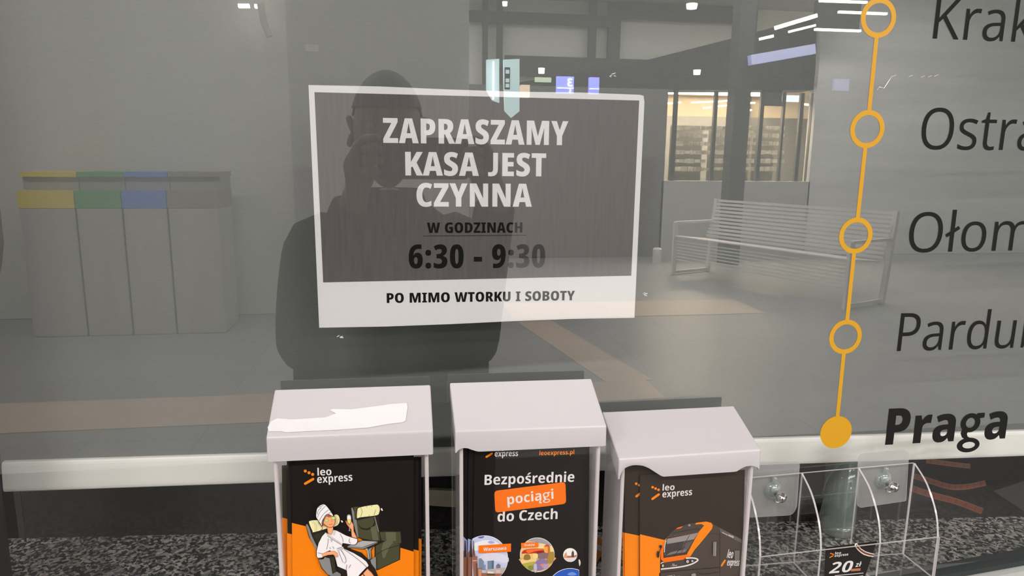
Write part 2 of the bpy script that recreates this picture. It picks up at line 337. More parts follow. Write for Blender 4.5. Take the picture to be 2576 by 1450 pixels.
  'w': '736|402,318 ~396,343 ~383,390 ~373,433 370,449 367,449 ~364,433 ~355,390 ~343,342 335,317 241,1 152,1 11,536 92,536 166,242 ~174,214 ~186,158 ~197,107 199,86 203,86 ~205,99 ~213,134 ~221,173 ~231,213 237,231 327,536 413,536 501,230 ~507,208 ~520,158 ~532,109 534,87 538,87 ~540,103 ~549,149 ~562,204 569,232 645,536 725,536 584,1 492,1',
  'ó': '568|516,268 ~516,203 ~484,100 ~425,28 ~338,-10 283,-10 ~231,-10 ~146,28 ~86,100 ~53,203 53,268 ~53,357 ~108,480 ~212,545 286,545 ~356,545 ~459,480 ~516,357|134,268 ~134,203 ~166,108 ~233,57 284,57 ~336,57 ~403,107 ~434,203 434,268 ~434,334 ~403,427 ~337,478 284,478 ~206,478 ~134,368|426,756 ~416,742 ~382,702 ~342,659 ~302,620 284,606 232,606 232,617 ~249,638 ~285,690 ~319,744 331,766 426,766',
  'ł': '245|79,0 79,295 24,259 -9,313 79,371 79,760 158,760 158,424 222,468 257,415 158,347 158,0',
 },
 'P': {
  'P': '611|310,714 ~443,714 ~573,597 573,489 ~573,440 ~545,352 ~483,283 ~381,243 307,243 252,243 252,0 77,0 77,714|304,571 252,571 252,387 291,387 ~322,387 ~370,406 ~398,449 398,485 ~398,525 ~352,571',
  'a': '595|319,560 ~419,560 ~530,459 530,363 530,0 410,0 378,73 374,73 ~352,45 ~304,7 ~242,-10 198,-10 ~151,-10 ~77,30 ~36,108 36,166 ~36,254 ~155,340 270,345 359,348 359,360 ~359,401 ~321,436 288,436 ~255,436 ~179,413 140,395 90,511 ~135,535 ~250,560|312,247 ~257,245 ~211,208 211,175 ~211,144 ~242,115 269,115 ~307,115 ~359,163 359,205 359,249',
  'g': '621|240,561 ~295,561 ~365,518 388,482 393,482 406,551 554,551 554,4 ~554,-75 ~494,-184 ~369,-240 273,-240 ~210,-240 ~113,-225 69,-207 69,-62 ~116,-83 ~205,-104 265,-104 ~323,-104 ~382,-56 382,-10 382,1 ~382,14 ~385,52 388,70 382,70 ~362,35 ~292,-10 238,-10 ~150,-10 ~42,137 42,274 ~42,412 ~151,561|301,425 ~274,425 ~236,390 ~217,322 217,272 ~217,196 ~260,126 304,126 ~328,126 ~362,142 ~383,173 ~393,222 393,255 393,278 ~393,326 ~376,392 ~336,425',
  'r': '447|379,561 ~394,561 ~426,557 436,555 420,390 ~410,392 ~381,396 358,396 ~338,396 ~296,385 ~260,359 ~239,312 239,275 239,0 66,0 66,551 196,551 222,461 230,461 ~245,488 ~290,534 ~348,561',
 },
 'E': {
  ' ': '260|',
  '.': '286|56,71 ~56,116 ~105,155 144,155 ~181,155 ~230,115 230,71 ~230,28 ~181,-13 144,-13 ~105,-13 ~56,28',
  '0': '554|514,357 ~514,272 ~489,136 ~433,41 ~342,-10 276,-10 ~196,-10 ~91,75 ~40,239 40,357 ~40,475 ~87,639 ~191,724 276,724 ~357,724 ~462,639 ~514,474|185,357 ~185,274 ~202,165 ~242,111 276,111 ~311,111 ~351,164 ~368,274 368,357 ~368,439 ~351,549 ~311,604 276,604 ~242,604 ~202,549 ~185,439',
  '2': '554|508,0 35,0 35,103 205,286 ~257,343 ~318,420 ~345,481 345,516 ~345,558 ~296,600 257,600 ~219,600 ~152,565 112,529 34,624 ~64,653 ~132,698 ~216,724 271,724 ~338,724 ~436,675 ~490,589 490,531 ~490,475 ~450,380 ~371,285 312,226 219,129 219,124 508,124',
  '3': '554|487,551 ~487,504 ~449,434 ~384,388 341,376 341,372 ~423,362 ~507,276 507,203 ~507,142 ~448,45 ~327,-10 233,-10 ~174,-10 ~82,8 37,28 37,155 ~81,132 ~176,109 217,109 ~292,109 ~353,163 353,210 ~353,244 ~321,288 ~249,309 191,309 141,309 141,424 192,424 ~245,424 ~312,449 ~344,495 344,526 ~344,564 ~293,604 248,604 ~217,604 ~163,589 ~119,566 101,553 39,653 ~81,684 ~189,724 267,724 ~372,724 ~487,631',
  '5': '554|291,456 ~354,456 ~450,403 ~505,304 505,234 ~505,157 ~444,47 ~325,-10 237,-10 ~181,-10 ~88,9 52,28 52,154 ~88,135 ~185,109 228,109 ~269,109 ~326,136 ~357,189 357,227 ~357,281 ~291,339 223,339 ~198,339 ~142,329 121,323 65,355 90,714 459,714 459,589 214,589 202,446 ~220,450 ~261,456',
  'B': '631|301,714 ~438,714 ~567,628 567,537 ~567,493 ~536,427 ~484,387 451,379 451,374 ~487,366 ~547,329 ~584,261 584,207 ~584,142 ~523,49 ~411,0 334,0 80,0 80,714|307,427 ~368,427 ~416,475 416,517 ~416,558 ~360,598 300,598 227,598 227,427|227,315 227,117 318,117 ~380,117 ~431,172 431,218 ~431,247 ~409,290 ~356,315 313,315',
  'C': '604|377,601 ~337,601 ~272,566 ~228,502 ~204,412 204,355 ~204,279 ~244,170 ~324,114 383,114 ~427,114 ~508,135 547,151 547,25 ~506,7 ~418,-10 365,-10 ~260,-10 ~121,80 ~52,245 52,356 ~52,437 ~95,572 ~177,670 ~298,724 376,724 ~427,724 ~529,701 575,678 528,560 ~494,577 ~420,601',
  'K': '624|625,0 459,0 287,299 228,254 228,0 80,0 80,714 228,714 228,386 ~244,411 ~283,465 303,492 461,714 623,714 392,397',
  'W': '942|931,714 759,0 591,0 501,369 ~498,383 ~489,425 ~479,472 ~472,516 470,532 ~469,518 ~462,475 ~453,427 ~444,384 440,368 351,0 183,0 11,714 155,714 241,330 ~245,312 ~254,264 ~264,213 ~272,165 274,146 ~277,172 ~287,232 ~300,294 ~312,350 317,371 402,714 539,714 624,370 ~629,349 ~642,292 ~654,230 ~664,170 667,146 ~670,172 ~681,238 ~694,305 700,330 786,714',
  'a': '566|299,556 ~396,556 ~498,459 498,364 498,0 397,0 370,74 366,74 ~345,45 ~298,8 ~238,-10 196,-10 ~149,-10 ~77,30 ~37,106 37,161 ~37,246 ~155,333 269,337 355,340 355,359 ~355,408 ~314,448 276,448 ~242,448 ~169,426 133,408 91,508 ~132,531 ~238,556|302,251 ~237,249 ~184,206 184,167 ~184,131 ~221,97 251,97 ~296,97 ~355,155 355,207 355,254',
  'b': '600|213,580 ~213,552 ~210,498 208,475 214,475 ~236,511 ~306,556 360,556 ~448,556 ~555,412 555,274 ~555,182 ~506,55 ~417,-10 357,-10 ~302,-10 ~237,30 214,60 204,60 181,0 70,0 70,760 213,760|314,439 ~277,439 ~233,406 ~213,339 213,287 213,268 ~213,188 ~259,108 316,108 ~362,108 ~409,192 409,276 ~409,357 ~362,439',
  'c': '487|294,-10 ~218,-10 ~106,49 ~45,174 45,270 ~45,367 ~110,493 ~226,556 303,556 ~349,556 ~429,537 460,520 418,409 ~390,422 ~333,438 305,438 ~268,438 ~218,401 ~191,327 191,271 ~191,216 ~218,144 ~268,108 304,108 ~343,108 ~415,130 446,149 446,31 ~416,12 ~342,-10',
  'd': '600|240,-10 ~152,-10 ~45,135 45,273 ~45,411 ~153,556 243,556 ~279,556 ~333,536 ~374,500 389,476 393,476 ~391,497 ~386,557 386,581 386,760 531,760 531,0 419,0 393,68 386,68 ~372,45 ~331,10 ~277,-10|289,106 ~346,106 ~393,180 394,256 394,275 ~394,355 ~348,438 288,438 ~242,438 ~191,352 191,271 ~191,189 ~242,106',
  'e': '563|289,556 ~361,556 ~465,497 ~520,387 520,308 520,236 190,236 ~192,171 ~259,99 323,99 ~370,99 ~449,119 491,139 491,28 ~452,9 ~367,-10 307,-10 ~228,-10 ~110,52 ~45,177 45,270 ~45,364 ~105,491 ~215,556|292,451 ~249,451 ~197,393 192,334 385,334 ~385,369 ~364,421 ~323,451',
  'f': '364|354,435 237,435 237,0 94,0 94,435 16,435 16,507 95,546 95,564 ~95,669 ~179,765 268,765 ~304,765 ~363,753 394,742 361,642 ~347,647 ~312,654 293,654 ~264,654 ~238,614 237,570 237,546 354,546',
  'g': '600|243,556 ~294,556 ~366,515 391,477 396,477 408,546 531,546 531,3 ~531,-76 ~474,-184 ~358,-240 267,-240 ~209,-240 ~115,-224 75,-206 75,-82 ~118,-103 ~208,-124 263,-124 ~323,-124 ~387,-68 387,-13 387,0 ~387,14 ~390,55 392,71 387,71 ~364,33 ~293,-10 241,-10 ~151,-10 ~45,136 45,272 ~45,407 ~152,556|288,440 ~256,440 ~213,401 ~191,326 191,270 ~191,186 ~241,105 290,105 ~318,105 ~357,123 ~382,159 ~394,214 394,252 394,275 ~394,331 ~373,404 ~326,440',
  'h': '613|213,601 ~213,561 ~209,497 206,476 214,476 ~230,504 ~274,539 ~330,556 362,556 ~419,556 ~501,513 ~546,426 546,357 546,0 402,0 402,320 ~402,380 ~364,438 322,438 ~281,438 ~233,397 ~213,318 213,259 213,0 70,0 70,760 213,760',
  'i': '285|214,546 214,0 70,0 70,546|143,760 ~176,760 ~221,727 221,687 ~221,648 ~176,614 143,614 ~109,614 ~65,648 65,687 ~65,728 ~109,760',
  'k': '575|214,422 ~214,394 ~209,325 206,296 210,296 ~217,307 ~237,337 ~257,367 266,377 400,546 561,546 373,316 573,0 408,0 273,221 214,172 214,0 70,0 70,760 214,760',
  'l': '283|213,0 70,0 70,760 213,760',
  'n': '613|364,556 ~449,556 ~546,460 546,357 546,0 403,0 403,320 ~403,379 ~364,438 321,438 ~259,438 ~213,349 213,258 213,0 70,0 70,546 181,546 200,474 206,474 ~223,500 ~270,537 ~329,556',
  'o': '592|547,274 ~547,209 ~513,104 ~449,29 ~355,-10 294,-10 ~238,-10 ~146,29 ~81,103 ~45,208 45,274 ~45,363 ~104,489 ~217,556 297,556 ~371,556 ~483,491 ~547,365|191,274 ~191,220 ~213,142 ~260,102 296,102 ~333,102 ~379,142 ~400,220 400,274 ~400,329 ~379,405 ~333,443 295,443 ~241,443 ~191,357',
  'p': '600|360,556 ~450,556 ~555,412 555,274 ~555,182 ~505,55 ~416,-10 358,-10 ~321,-10 ~266,10 ~227,43 213,63 208,63 ~210,41 ~213,-6 213,-28 213,-240 70,-240 70,546 186,546 207,475 213,475 ~229,499 ~269,536 ~323,556|313,440 ~277,440 ~234,407 ~214,341 213,290 213,271 ~213,218 ~232,145 ~277,108 314,108 ~346,108 ~388,146 ~409,220 409,275 ~409,358 ~361,440',
  'r': '422|354,556 ~368,556 ~400,553 411,550 397,411 ~386,414 ~358,418 338,418 ~315,418 ~271,402 ~235,368 ~214,316 214,278 214,0 70,0 70,546 180,546 200,455 207,455 ~222,482 ~266,529 ~323,556',
  's': '471|432,161 ~432,108 ~385,31 ~290,-10 219,-10 ~166,-10 ~81,5 43,22 43,145 ~83,125 ~176,101 213,101 ~255,101 ~295,127 295,151 ~295,166 ~276,189 ~227,216 181,235 ~136,254 ~74,298 ~42,358 42,402 ~42,477 ~154,556 247,556 ~296,556 ~383,534 426,514 385,413 ~350,430 ~277,451 247,451 ~214,451 ~179,429 179,410 ~179,395 ~198,373 ~247,349 291,329 ~337,310 ~400,267 ~432,206',
  'w': '817|438,270 ~432,295 ~421,353 ~412,405 409,422 406,422 ~404,405 ~394,351 ~382,293 376,266 308,0 152,0 10,546 154,546 207,311 ~212,285 ~223,223 ~233,161 234,136 238,136 ~240,153 ~247,197 ~255,243 ~264,285 267,299 330,546 490,546 549,297 ~555,275 ~566,218 ~577,160 579,136 583,136 ~584,159 ~593,219 ~604,280 610,305 666,546 807,546 664,0 505,0',
  'x': '552|181,279 18,546 180,546 276,374 373,546 534,546 370,279 542,0 380,0 276,185 171,0 10,0',
  'y': '539|1,546 152,546 246,245 ~251,229 ~260,196 ~267,163 269,147 273,147 ~276,169 ~290,219 297,244 389,546 538,546 328,-52 ~307,-113 ~249,-198 ~167,-240 107,-240 ~84,-240 ~48,-235 34,-232 34,-116 ~45,-118 ~74,-122 89,-122 ~118,-122 ~155,-99 ~182,-57 192,-28 204,4',
  'z': '460|432,0 28,0 28,86 261,434 41,434 41,546 424,546 424,452 197,112 432,112',
  'ó': '592|547,274 ~547,209 ~513,104 ~449,29 ~355,-10 294,-10 ~238,-10 ~146,29 ~81,103 ~45,208 45,274 ~45,363 ~104,489 ~217,556 297,556 ~371,556 ~483,491 ~547,365|191,274 ~191,220 ~213,142 ~260,102 296,102 ~333,102 ~379,142 ~400,220 400,274 ~400,329 ~379,405 ~333,443 295,443 ~241,443 ~191,357|485,756 ~472,742 ~429,702 ~379,659 ~331,620 313,606 216,606 216,619 ~232,640 ~272,691 ~310,744 323,766 485,766',
  'ą': '566|299,556 ~396,556 ~498,459 498,364 498,0 397,0 370,74 366,74 ~345,45 ~298,8 ~238,-10 196,-10 ~149,-10 ~77,30 ~37,106 37,161 ~37,246 ~155,333 269,337 355,340 355,359 ~355,408 ~314,448 276,448 ~242,448 ~169,426 133,408 91,508 ~132,531 ~238,556|302,251 ~237,249 ~184,206 184,167 ~184,131 ~221,97 251,97 ~296,97 ~355,155 355,207 355,254|420,-104 ~420,-124 ~442,-144 461,-144 ~476,-144 ~502,-138 511,-135 511,-221 ~497,-225 ~462,-232 438,-232 ~382,-232 ~318,-176 318,-127 ~318,-102 ~340,-52 ~385,-4 419,19 483,0 ~450,-32 ~420,-79',
  'ł': '335|94,0 94,240 41,208 -15,300 94,370 94,760 238,760 238,462 292,498 351,406 238,332 238,0',
  'ś': '471|432,161 ~432,108 ~385,31 ~290,-10 219,-10 ~166,-10 ~81,5 43,22 43,145 ~83,125 ~176,101 213,101 ~255,101 ~295,127 295,151 ~295,166 ~276,189 ~227,216 181,235 ~136,254 ~74,298 ~42,358 42,402 ~42,477 ~154,556 247,556 ~296,556 ~383,534 426,514 385,413 ~350,430 ~277,451 247,451 ~214,451 ~179,429 179,410 ~179,395 ~198,373 ~247,349 291,329 ~337,310 ~400,267 ~432,206|423,756 ~410,742 ~367,702 ~317,659 ~269,620 250,606 154,606 154,619 ~170,640 ~210,691 ~248,744 261,766 423,766',
 },
}
def glyph(style, ch):
    if style == 'N' and ch == 'J': return 375.0, [[(165, 714), (165, 235), (158, 165), (132, 125), (90, 115), (15, 122), (15, 0), (60, -9), (110, -10), (200, 5), (265, 55), (300, 130), (310, 225), (310, 714)][::-1]]
    raw = GLYPHS[style][ch].split('|'); loops = []
    for c in raw[1:]:
        if not c: continue
        P = []
        for t in c.split():
            on = t[0] != '~'; x, y = t.lstrip('~').split(','); P.append((float(x), float(y), on))
        Q = []
        for i, p in enumerate(P):
            q = P[(i + 1) % len(P)]; Q.append(p)
            if not p[2] and not q[2]: Q.append(((p[0] + q[0]) / 2, (p[1] + q[1]) / 2, True))
        k0 = next(i for i, p in enumerate(Q) if p[2]); Q = Q[k0:] + Q[:k0]
        out = []; i = 0
        while i < len(Q):
            p = Q[i]; out.append((p[0], p[1]))
            nx = Q[(i + 1) % len(Q)]
            if not nx[2]:
                e = Q[(i + 2) % len(Q)]
                for k in range(1, 6):
                    t = k / 6; out.append(((1 - t) ** 2 * p[0] + 2 * t * (1 - t) * nx[0] + t * t * e[0], (1 - t) ** 2 * p[1] + 2 * t * (1 - t) * nx[1] + t * t * e[1]))
                i += 2
            else: i += 1
        loops.append(out)
    return float(raw[0]), loops
def two_storey_g(w=1.0):
    el = lambda cx, cy, rx, ry: [(cx + rx * math.cos(a * math.pi / 16), cy + ry * math.sin(a * math.pi / 16)) for a in range(32)]
    return 570.0, [[el(262, 355, 222, 192), el(262, 355, 222 - 122 * w, 192 - 92 * w)],
                   [el(278, -95, 258, 150), el(290, -98, 258 - 118 * w, 150 - 84 * w)],
                   [[(330, 480), (400, 545), (560, 545), (560, 545 - 95 * w), (440, 545 - 110 * w)]],
                   [[(90, 235), (70, 150), (110, 70), (190, 20), (330, 30), (240, 80), (215, 130), (230, 180)]]]
def inside(p, poly):
    c = False
    for i in range(len(poly)):
        a, b = poly[i - 1], poly[i]
        if (a[1] > p[1]) != (b[1] > p[1]) and p[0] < (b[0] - a[0]) * (p[1] - a[1]) / (b[1] - a[1]) + a[0]: c = not c
    return c
def layout(s, style, track=0):
    """[(groups of loops)], ink start and width for a line of lettering"""
    x = 0; groups = []; g2 = {'P': 1.0, 'E': .78}
    for ch in s:
        if ch == 'g' and style in g2:
            adv, gs = two_storey_g(g2[style])
            groups += [[[(px + x, py) for px, py in l] for l in g] for g in gs]
        else:
            adv, loops = glyph(style, ch)
            area = lambda l: sum(l[i - 1][0] * l[i][1] - l[i][0] * l[i - 1][1] for i in range(len(l)))
            outs = [l for l in loops if area(l) < 0]; holes = [l for l in loops if area(l) >= 0]
            for o in outs:
                groups.append([[(px + x, py) for px, py in l] for l in [o] + [h for h in holes if inside(h[0], o)]])
        x += adv + track
    xs = [p[0] for g in groups for l in g for p in l]
    return groups, min(xs), max(xs)
class Print:
    """flat printed shapes lying on a plane, each a hair above the one before"""
    STEP = .00004
    def __init__(s, plane): s.pl = plane; s.mb = MB(); s.k = 1; s.micro = 0
    def _add(s, loops3, mat):
        o = loops3[0][0]; u = (loops3[0][1] - o)
        n = s.pl.n; u = (u - n * u.dot(n)).normalized(); w = n.cross(u)
        tv, tf = fill([[((p - o).dot(u), (p - o).dot(w)) for p in l] for l in loops3])
        s.micro = (s.micro + 1) % 12
        s.mb.add([o + u * v[0] + w * v[1] + n * (s.STEP * (s.k + s.micro * .07)) for v in tv], tf, mat)
    def poly(s, pts, mat, sm=0, z=None):
        if len(pts) < 3: return s
        if sm: pts = smooth_loop([(p[0], p[1], 0) for p in pts], sm)
        if z: pts = [(z[0] + p[0] / z[2], z[1] + p[1] / z[2]) for p in pts]
        s._add([[s.pl.hit(p[0], p[1]) for p in pts]], mat); s.k += 1
        return s
    def ring(s, c, r, t, mat):
        C = s.pl.hit(*c); n = s.pl.n; u = Vector((1, 0, 0)); u = (u - n * u.dot(n)).normalized(); w = n.cross(u)
        loop = lambda q: [C + (u * math.cos(a * math.pi / 32) + w * math.sin(a * math.pi / 32)) * q for a in range(64)]
        s._add([loop(r)] + ([loop(r - t)] if t else []), mat); s.k += 1
        return s
    def disc(s, c, rx, ry, mat, z=None, clip=None):
        pts = [(c[0] + rx * math.cos(a * math.pi / 24), c[1] + ry * math.sin(a * math.pi / 24)) for a in range(48)]
        if clip: pts = clip_x(pts, *clip)
        return s.poly(pts, mat, z=z)
    def line(s, pts, w, mat, z=None, sm=0, round_=False):
        P = [Vector((p[0], p[1], 0)) for p in pts]
        if sm: P = smooth_loop(P, sm, closed=False)
        a = []; b = []
        for i, p in enumerate(P):
            d = (P[min(i + 1, len(P) - 1)] - P[max(i - 1, 0)]).normalized(); nn = Vector((-d.y, d.x, 0)) * w / 2
            a.append(p + nn); b.append(p - nn)
        s.poly([(p.x, p.y) for p in a + b[::-1]], mat, z=z)
        if round_:
            s.k -= 1
            for e in (P[0], P[-1]): s.disc((e.x, e.y), w / 2, w / 2, mat, z=z); s.k -= 1
            s.k += 1
        return s
    def text(s, t, style, a, b, cap, mat, z=None, shear=0, upto=None, track=0):
        if z: a = (z[0] + a[0] / z[2], z[1] + a[1] / z[2]); b = (z[0] + b[0] / z[2], z[1] + b[1] / z[2]); cap = cap / z[2]
        g, x0, x1 = layout(t, style, track)
        if upto: x1 = layout(upto, style, track)[2]
        A = s.pl.hit(*a); B = s.pl.hit(*b); e1 = (B - A).normalized(); e2 = s.pl.n.cross(e1)
        if e2.z < 0: e2 = -e2
        ch = (s.pl.hit(a[0], a[1] - cap) - A).dot(e2)
        sx = (B - A).length / (x1 - x0); sy = ch / 714.0
        for loops in g:
            s._add([[A + e1 * ((p[0] - x0) * sx + p[1] * sy * shear) + e2 * (p[1] * sy) for p in l] for l in loops], mat)
        s.k += 1
        return s
    def build(s, name, parent): return s.mb.build(name, parent)
# ================================================================== materials of the place
M_GLASS = clear('window_glass', (.985, .992, .988), r0=.125)
M_GLASS_IN = clear('window_glass_inner_face', (.99, .995, .992), r0=.006)
M_ACR = clear('acrylic', (.985, .985, .985), r0=.022, rough=.02)
M_ACRE = clear('acrylic_edge', (.9, .88, .88), r0=.1, rough=.15, body=(.95, .9, .9), body_amt=.72)  # whitish body stands in for light piped to the edges
M_ACRS = clear('acrylic_side', (.97, .965, .965), r0=.05, rough=.12, body=(.9, .86, .86), body_amt=.5)  # milky body imitates the haze of grazing reflections
M_FILM = clear('clear_film', (.95, .95, .95), r0=.05, rough=.1, body=(.8, .8, .8), body_amt=.1)
M_PAD = clear('frosted_pad', (.9, .9, .9), r0=.05, rough=.2, body=(.75, .75, .75), body_amt=.3)
M_JELLY = clear('clear_plastic', (.8, .86, .85), r0=.14, rough=.04, body=(.72, .8, .78), body_amt=.3)
M_CUP = clear('cup_glass', (.72, .8, .78), r0=.06, rough=.08, body=(.55, .65, .62), body_amt=.3)
M_LID = pbr('white_plastic', (.548, .518, .536), rough=.25, spec=.4)
M_LIDGLINT = pbr('lid_highlight_white', (.73, .715, .72), rough=.10, spec=.8, bump=.2, nscale=60)  # whiter patch colour stands in for a lamp highlight
M_PAPER = pbr('white_paper', (.675, .66, .665), rough=.85, spec=.2, noise=.015, nscale=300)
M_TONER = pbr('grey_toner', (.108, .098, .098), rough=.8, spec=.12, noise=.09, nscale=60, stretch=(6, 1, .5))
M_INK = pbr('black_toner', (.010, .009, .009), rough=.9, spec=.08)
M_BLIND = pbr('blind_fabric', (.138, .145, .141), rough=.95, spec=.05, noise=.06, nscale=900, stretch=(.25, 1, 1))
M_BAR = pbr('white_bar', (.84, .82, .78), rough=.45, noise=.02, nscale=8, stretch=(.2, 1, 3))
M_DARK = pbr('dark_interior', (.012, .011, .012), rough=.6)
M_BLACK = pbr('black_frame', (.008, .008, .009), rough=.5, spec=.3)
M_BOARD = pbr('dark_gloss_board', (.014, .012, .011), rough=.10, spec=.5)
M_FRAME = pbr('grey_frame', (.42, .43, .42), rough=.5)
M_GASKET = pbr('gasket', (.018, .024, .024), rough=.6)
M_VINYL = pbr('black_vinyl', (.010, .010, .009), rough=.7, spec=.15)
M_AMBER = pbr('amber_vinyl', (.60, .305, .010), rough=.3, spec=.3)
M_PBLACK = pbr('print_black', (.014, .0105, .0098), rough=.5, spec=.12)
M_PBROWN = pbr('print_brown', (.040, .029, .022), rough=.5, spec=.12)
M_ORANGE = pbr('print_orange', (.95, .25, .008), rough=.5, spec=.1)
M_ORANGE2 = pbr('print_red_orange', (.92, .18, .008), rough=.5, spec=.1)
M_WHITE = pbr('print_white', (.80, .76, .755), rough=.5, spec=.3)
M_STEEL = pbr('chrome', (.75, .72, .68), rough=.12, metal=1.0)
M_BEIGE = pbr('beige_plastic', (.50, .44, .32), rough=.6)
M_GRANITE = granite()
def P(r, g, b):
    """printing ink of a given shade"""
    return pbr('ink_%d_%d_%d' % (r, g, b), srgb(r, g, b, 1.18), rough=.5, spec=.12)

# ================================================================== the setting around the window
def struct(mb, name, parent=None, **kw):
    o = mb.build(name, parent, **kw)
    if not parent: o['kind'] = 'structure'
    return o
GX0, GX1, GZ0, GZ1 = -.78, 1.25, .862, 1.95         # the glazed opening
T = .008                                            # glass thickness
def window():
    w = thing('window_1', (0, 0, GZ0), 'wide ticket office window with a grey blind lowered behind it', 'window', kind='structure')
    mb = MB(); mb.box(((GX0 + GX1) / 2, T / 2, (GZ0 + GZ1) / 2), (GX1 - GX0, T, GZ1 - GZ0), M_GLASS)
    pane = mb.build('window_pane', w)
    pane.data.materials.append(M_GLASS_IN)          # inner face mirroring turned down to avoid doubled lettering
    for f in pane.data.polygons:
        if f.normal.y > -.5: f.material_index = 1
    # bottom gasket and frame follow the line seen at the lower right
    a = W(2350, 1450, 0); b = W(2576, 1408, 0); sl = (b.z - a.z) / (b.x - a.x)
    zt = lambda x: a.z + sl * (x - a.x) if x > .45 else a.z + sl * (.45 - a.x)
    mb = MB()
    for y0, y1, d0, d1, mat in ((-.006, .014, 0, .006, M_GASKET),):
        mb.bar((GX0, 0.004, a.z - .012), (.45, .004, a.z - .010), .02, .006, mat); mb.bar((.45, .004, zt(.5) - .0035), (1.25, .004, zt(1.25) - .0035), .02, .006, mat)
    mb.build('window_gasket', w)
    mb = MB()
    mb.bar((GX0 - .03, -.002, .845), (GX1 + .03, -.002, .845), .05, .030, M_FRAME)
    mb.prism([(.45, -.014, .855), (1.25, -.014, .855), (1.25, -.014, zt(1.25) - .0065), (.45, -.014, zt(.5) - .0075)], (0, .03, 0), M_FRAME)
    mb.build('window_frame', w)
    xl = W(20, 1352, .04).x
    mb = MB(); mb.box((xl - .06, .0245, 1.4), (.12, .03, 1.14), M_BLACK); mb.box((GX1 - .03, .005, 1.4), (.06, .05, 1.14), M_BLACK)
    mb.build('window_jamb', w)
window()
wf = MB()
wf.box((-6.0, .03, 1.97), (10.4, .12, 4.46), pbr('hall_wall_white', (.62, .6, .57), rough=.7))
wf.box((7.3, .03, 1.97), (12.0, .12, 4.46), MATS['hall_wall_white'])
wf.box((.25, .03, .283), (2.1, .12, 1.094), MATS['hall_wall_white'])
wf.box((.25, .03, 3.08), (2.1, .12, 2.24), MATS['hall_wall_white'])
struct(wf, 'wall_front')
# dark ticket office behind the window
for nm, c, s in (('wall_office_back', (.25, 1.62, 1.3), (2.5, .04, 2.6)), ('wall_office_left', (-.98, .86, 1.3), (.04, 1.5, 2.6)), ('wall_office_right', (1.48, .86, 1.3), (.04, 1.5, 2.6)),
                 ('ceiling_office', (.25, .86, 2.6), (2.5, 1.5, .04)), ('floor_office', (.25, .86, -.02), (2.5, 1.5, .04))):
    mb = MB(); mb.box(c, s, M_DARK); struct(mb, nm)

# ================================================================== behind the glass
# counter top of speckled granite, its back edge runs towards the glass at the right
mb = MB()
GZ = .85
bl, br = WZ(0, 1356, GZ), WZ(2576, 1300, GZ)
mb.prism([(-.75, .012, GZ), (1.2, .012, GZ), (1.2, br.y - .03, GZ), (br.x, br.y, GZ), (bl.x, bl.y, GZ), (-.75, bl.y + .02, GZ)][::-1], (0, 0, -.03), M_GRANITE)
tag(mb.build('granite_counter', bevel=.002), 'black and grey speckled granite counter top inside the window', 'counter')

# upright dark board along the back of the counter, printed with rail tracks
d = (br - bl).normalized(); nb = Vector((d.y, -d.x, 0))
PB = Plane(bl + nb * .0, nb)
p0 = PB.hit(66, 1352); p1 = PB.hit(2700, 1297)
board = thing('display_board', (p0.x, p0.y, GZ), 'glossy black board with printed orange rail tracks standing along the back of the granite counter', 'board')
mb = MB()
mb.prism([(p0.x, p0.y, GZ), (p1.x, p1.y, GZ), (p1.x, p1.y, 1.12), (p0.x, p0.y, 1.12)], -nb * .012, M_BOARD)
mb.build('panel', board)
mb = MB()
e0 = PB.hit(48, 1352)
mb.prism([(e0.x, e0.y, GZ), (p0.x - .0005, p0.y, GZ), (p0.x - .0005, p0.y, 1.12), (e0.x, e0.y, 1.12)], -nb * .010, pbr('board_edge', (.028, .02, .017), rough=.5))
mb.build('edge_strip', board)
RB = pbr('track_brown', (.17, .045, .02), rough=.6); RBD = pbr('track_dark', (.11, .028, .013), rough=.6); RBL = pbr('track_light', (.19, .075, .045), rough=.6)
for trk, wd in (([(1580, 425), (1700, 462), (1900, 522), (2060, 522), (2230, 488)], 50), ([(1540, 530), (1760, 602), (1960, 655), (2200, 745)], 56), ([(1690, 285), (1860, 310), (2090, 338)], 44)):
    pr = Print(PB); z = (1860, 1080, 3.598)
    pr.line(trk, wd, RBL, z=z, sm=4); pr.line(trk, wd - 16, RB, z=z, sm=4)
    L = [Vector((p[0], p[1], 0)) for p in smooth_loop([(q[0], q[1], 0) for q in trk], 6, closed=False)]
    for i in range(1, len(L) - 1):
        if i % 2: continue
        t = (L[i + 1] - L[i - 1]).normalized(); nn = Vector((-t.y, t.x, 0)) * (wd / 2 - 9)
        pr.line([L[i] + nn, L[i] - nn], 14, RBD, z=z); pr.k -= 1
    pr.build('track_print', board)
pr = Print(PB); pr.poly([(2300, 560), (2576, 470), (2760, 420), (2760, 700), (2576, 745)], pbr('board_grey', (.045, .046, .044), rough=.3), z=(1860, 1080, 3.598)); pr.build('grey_print', board)

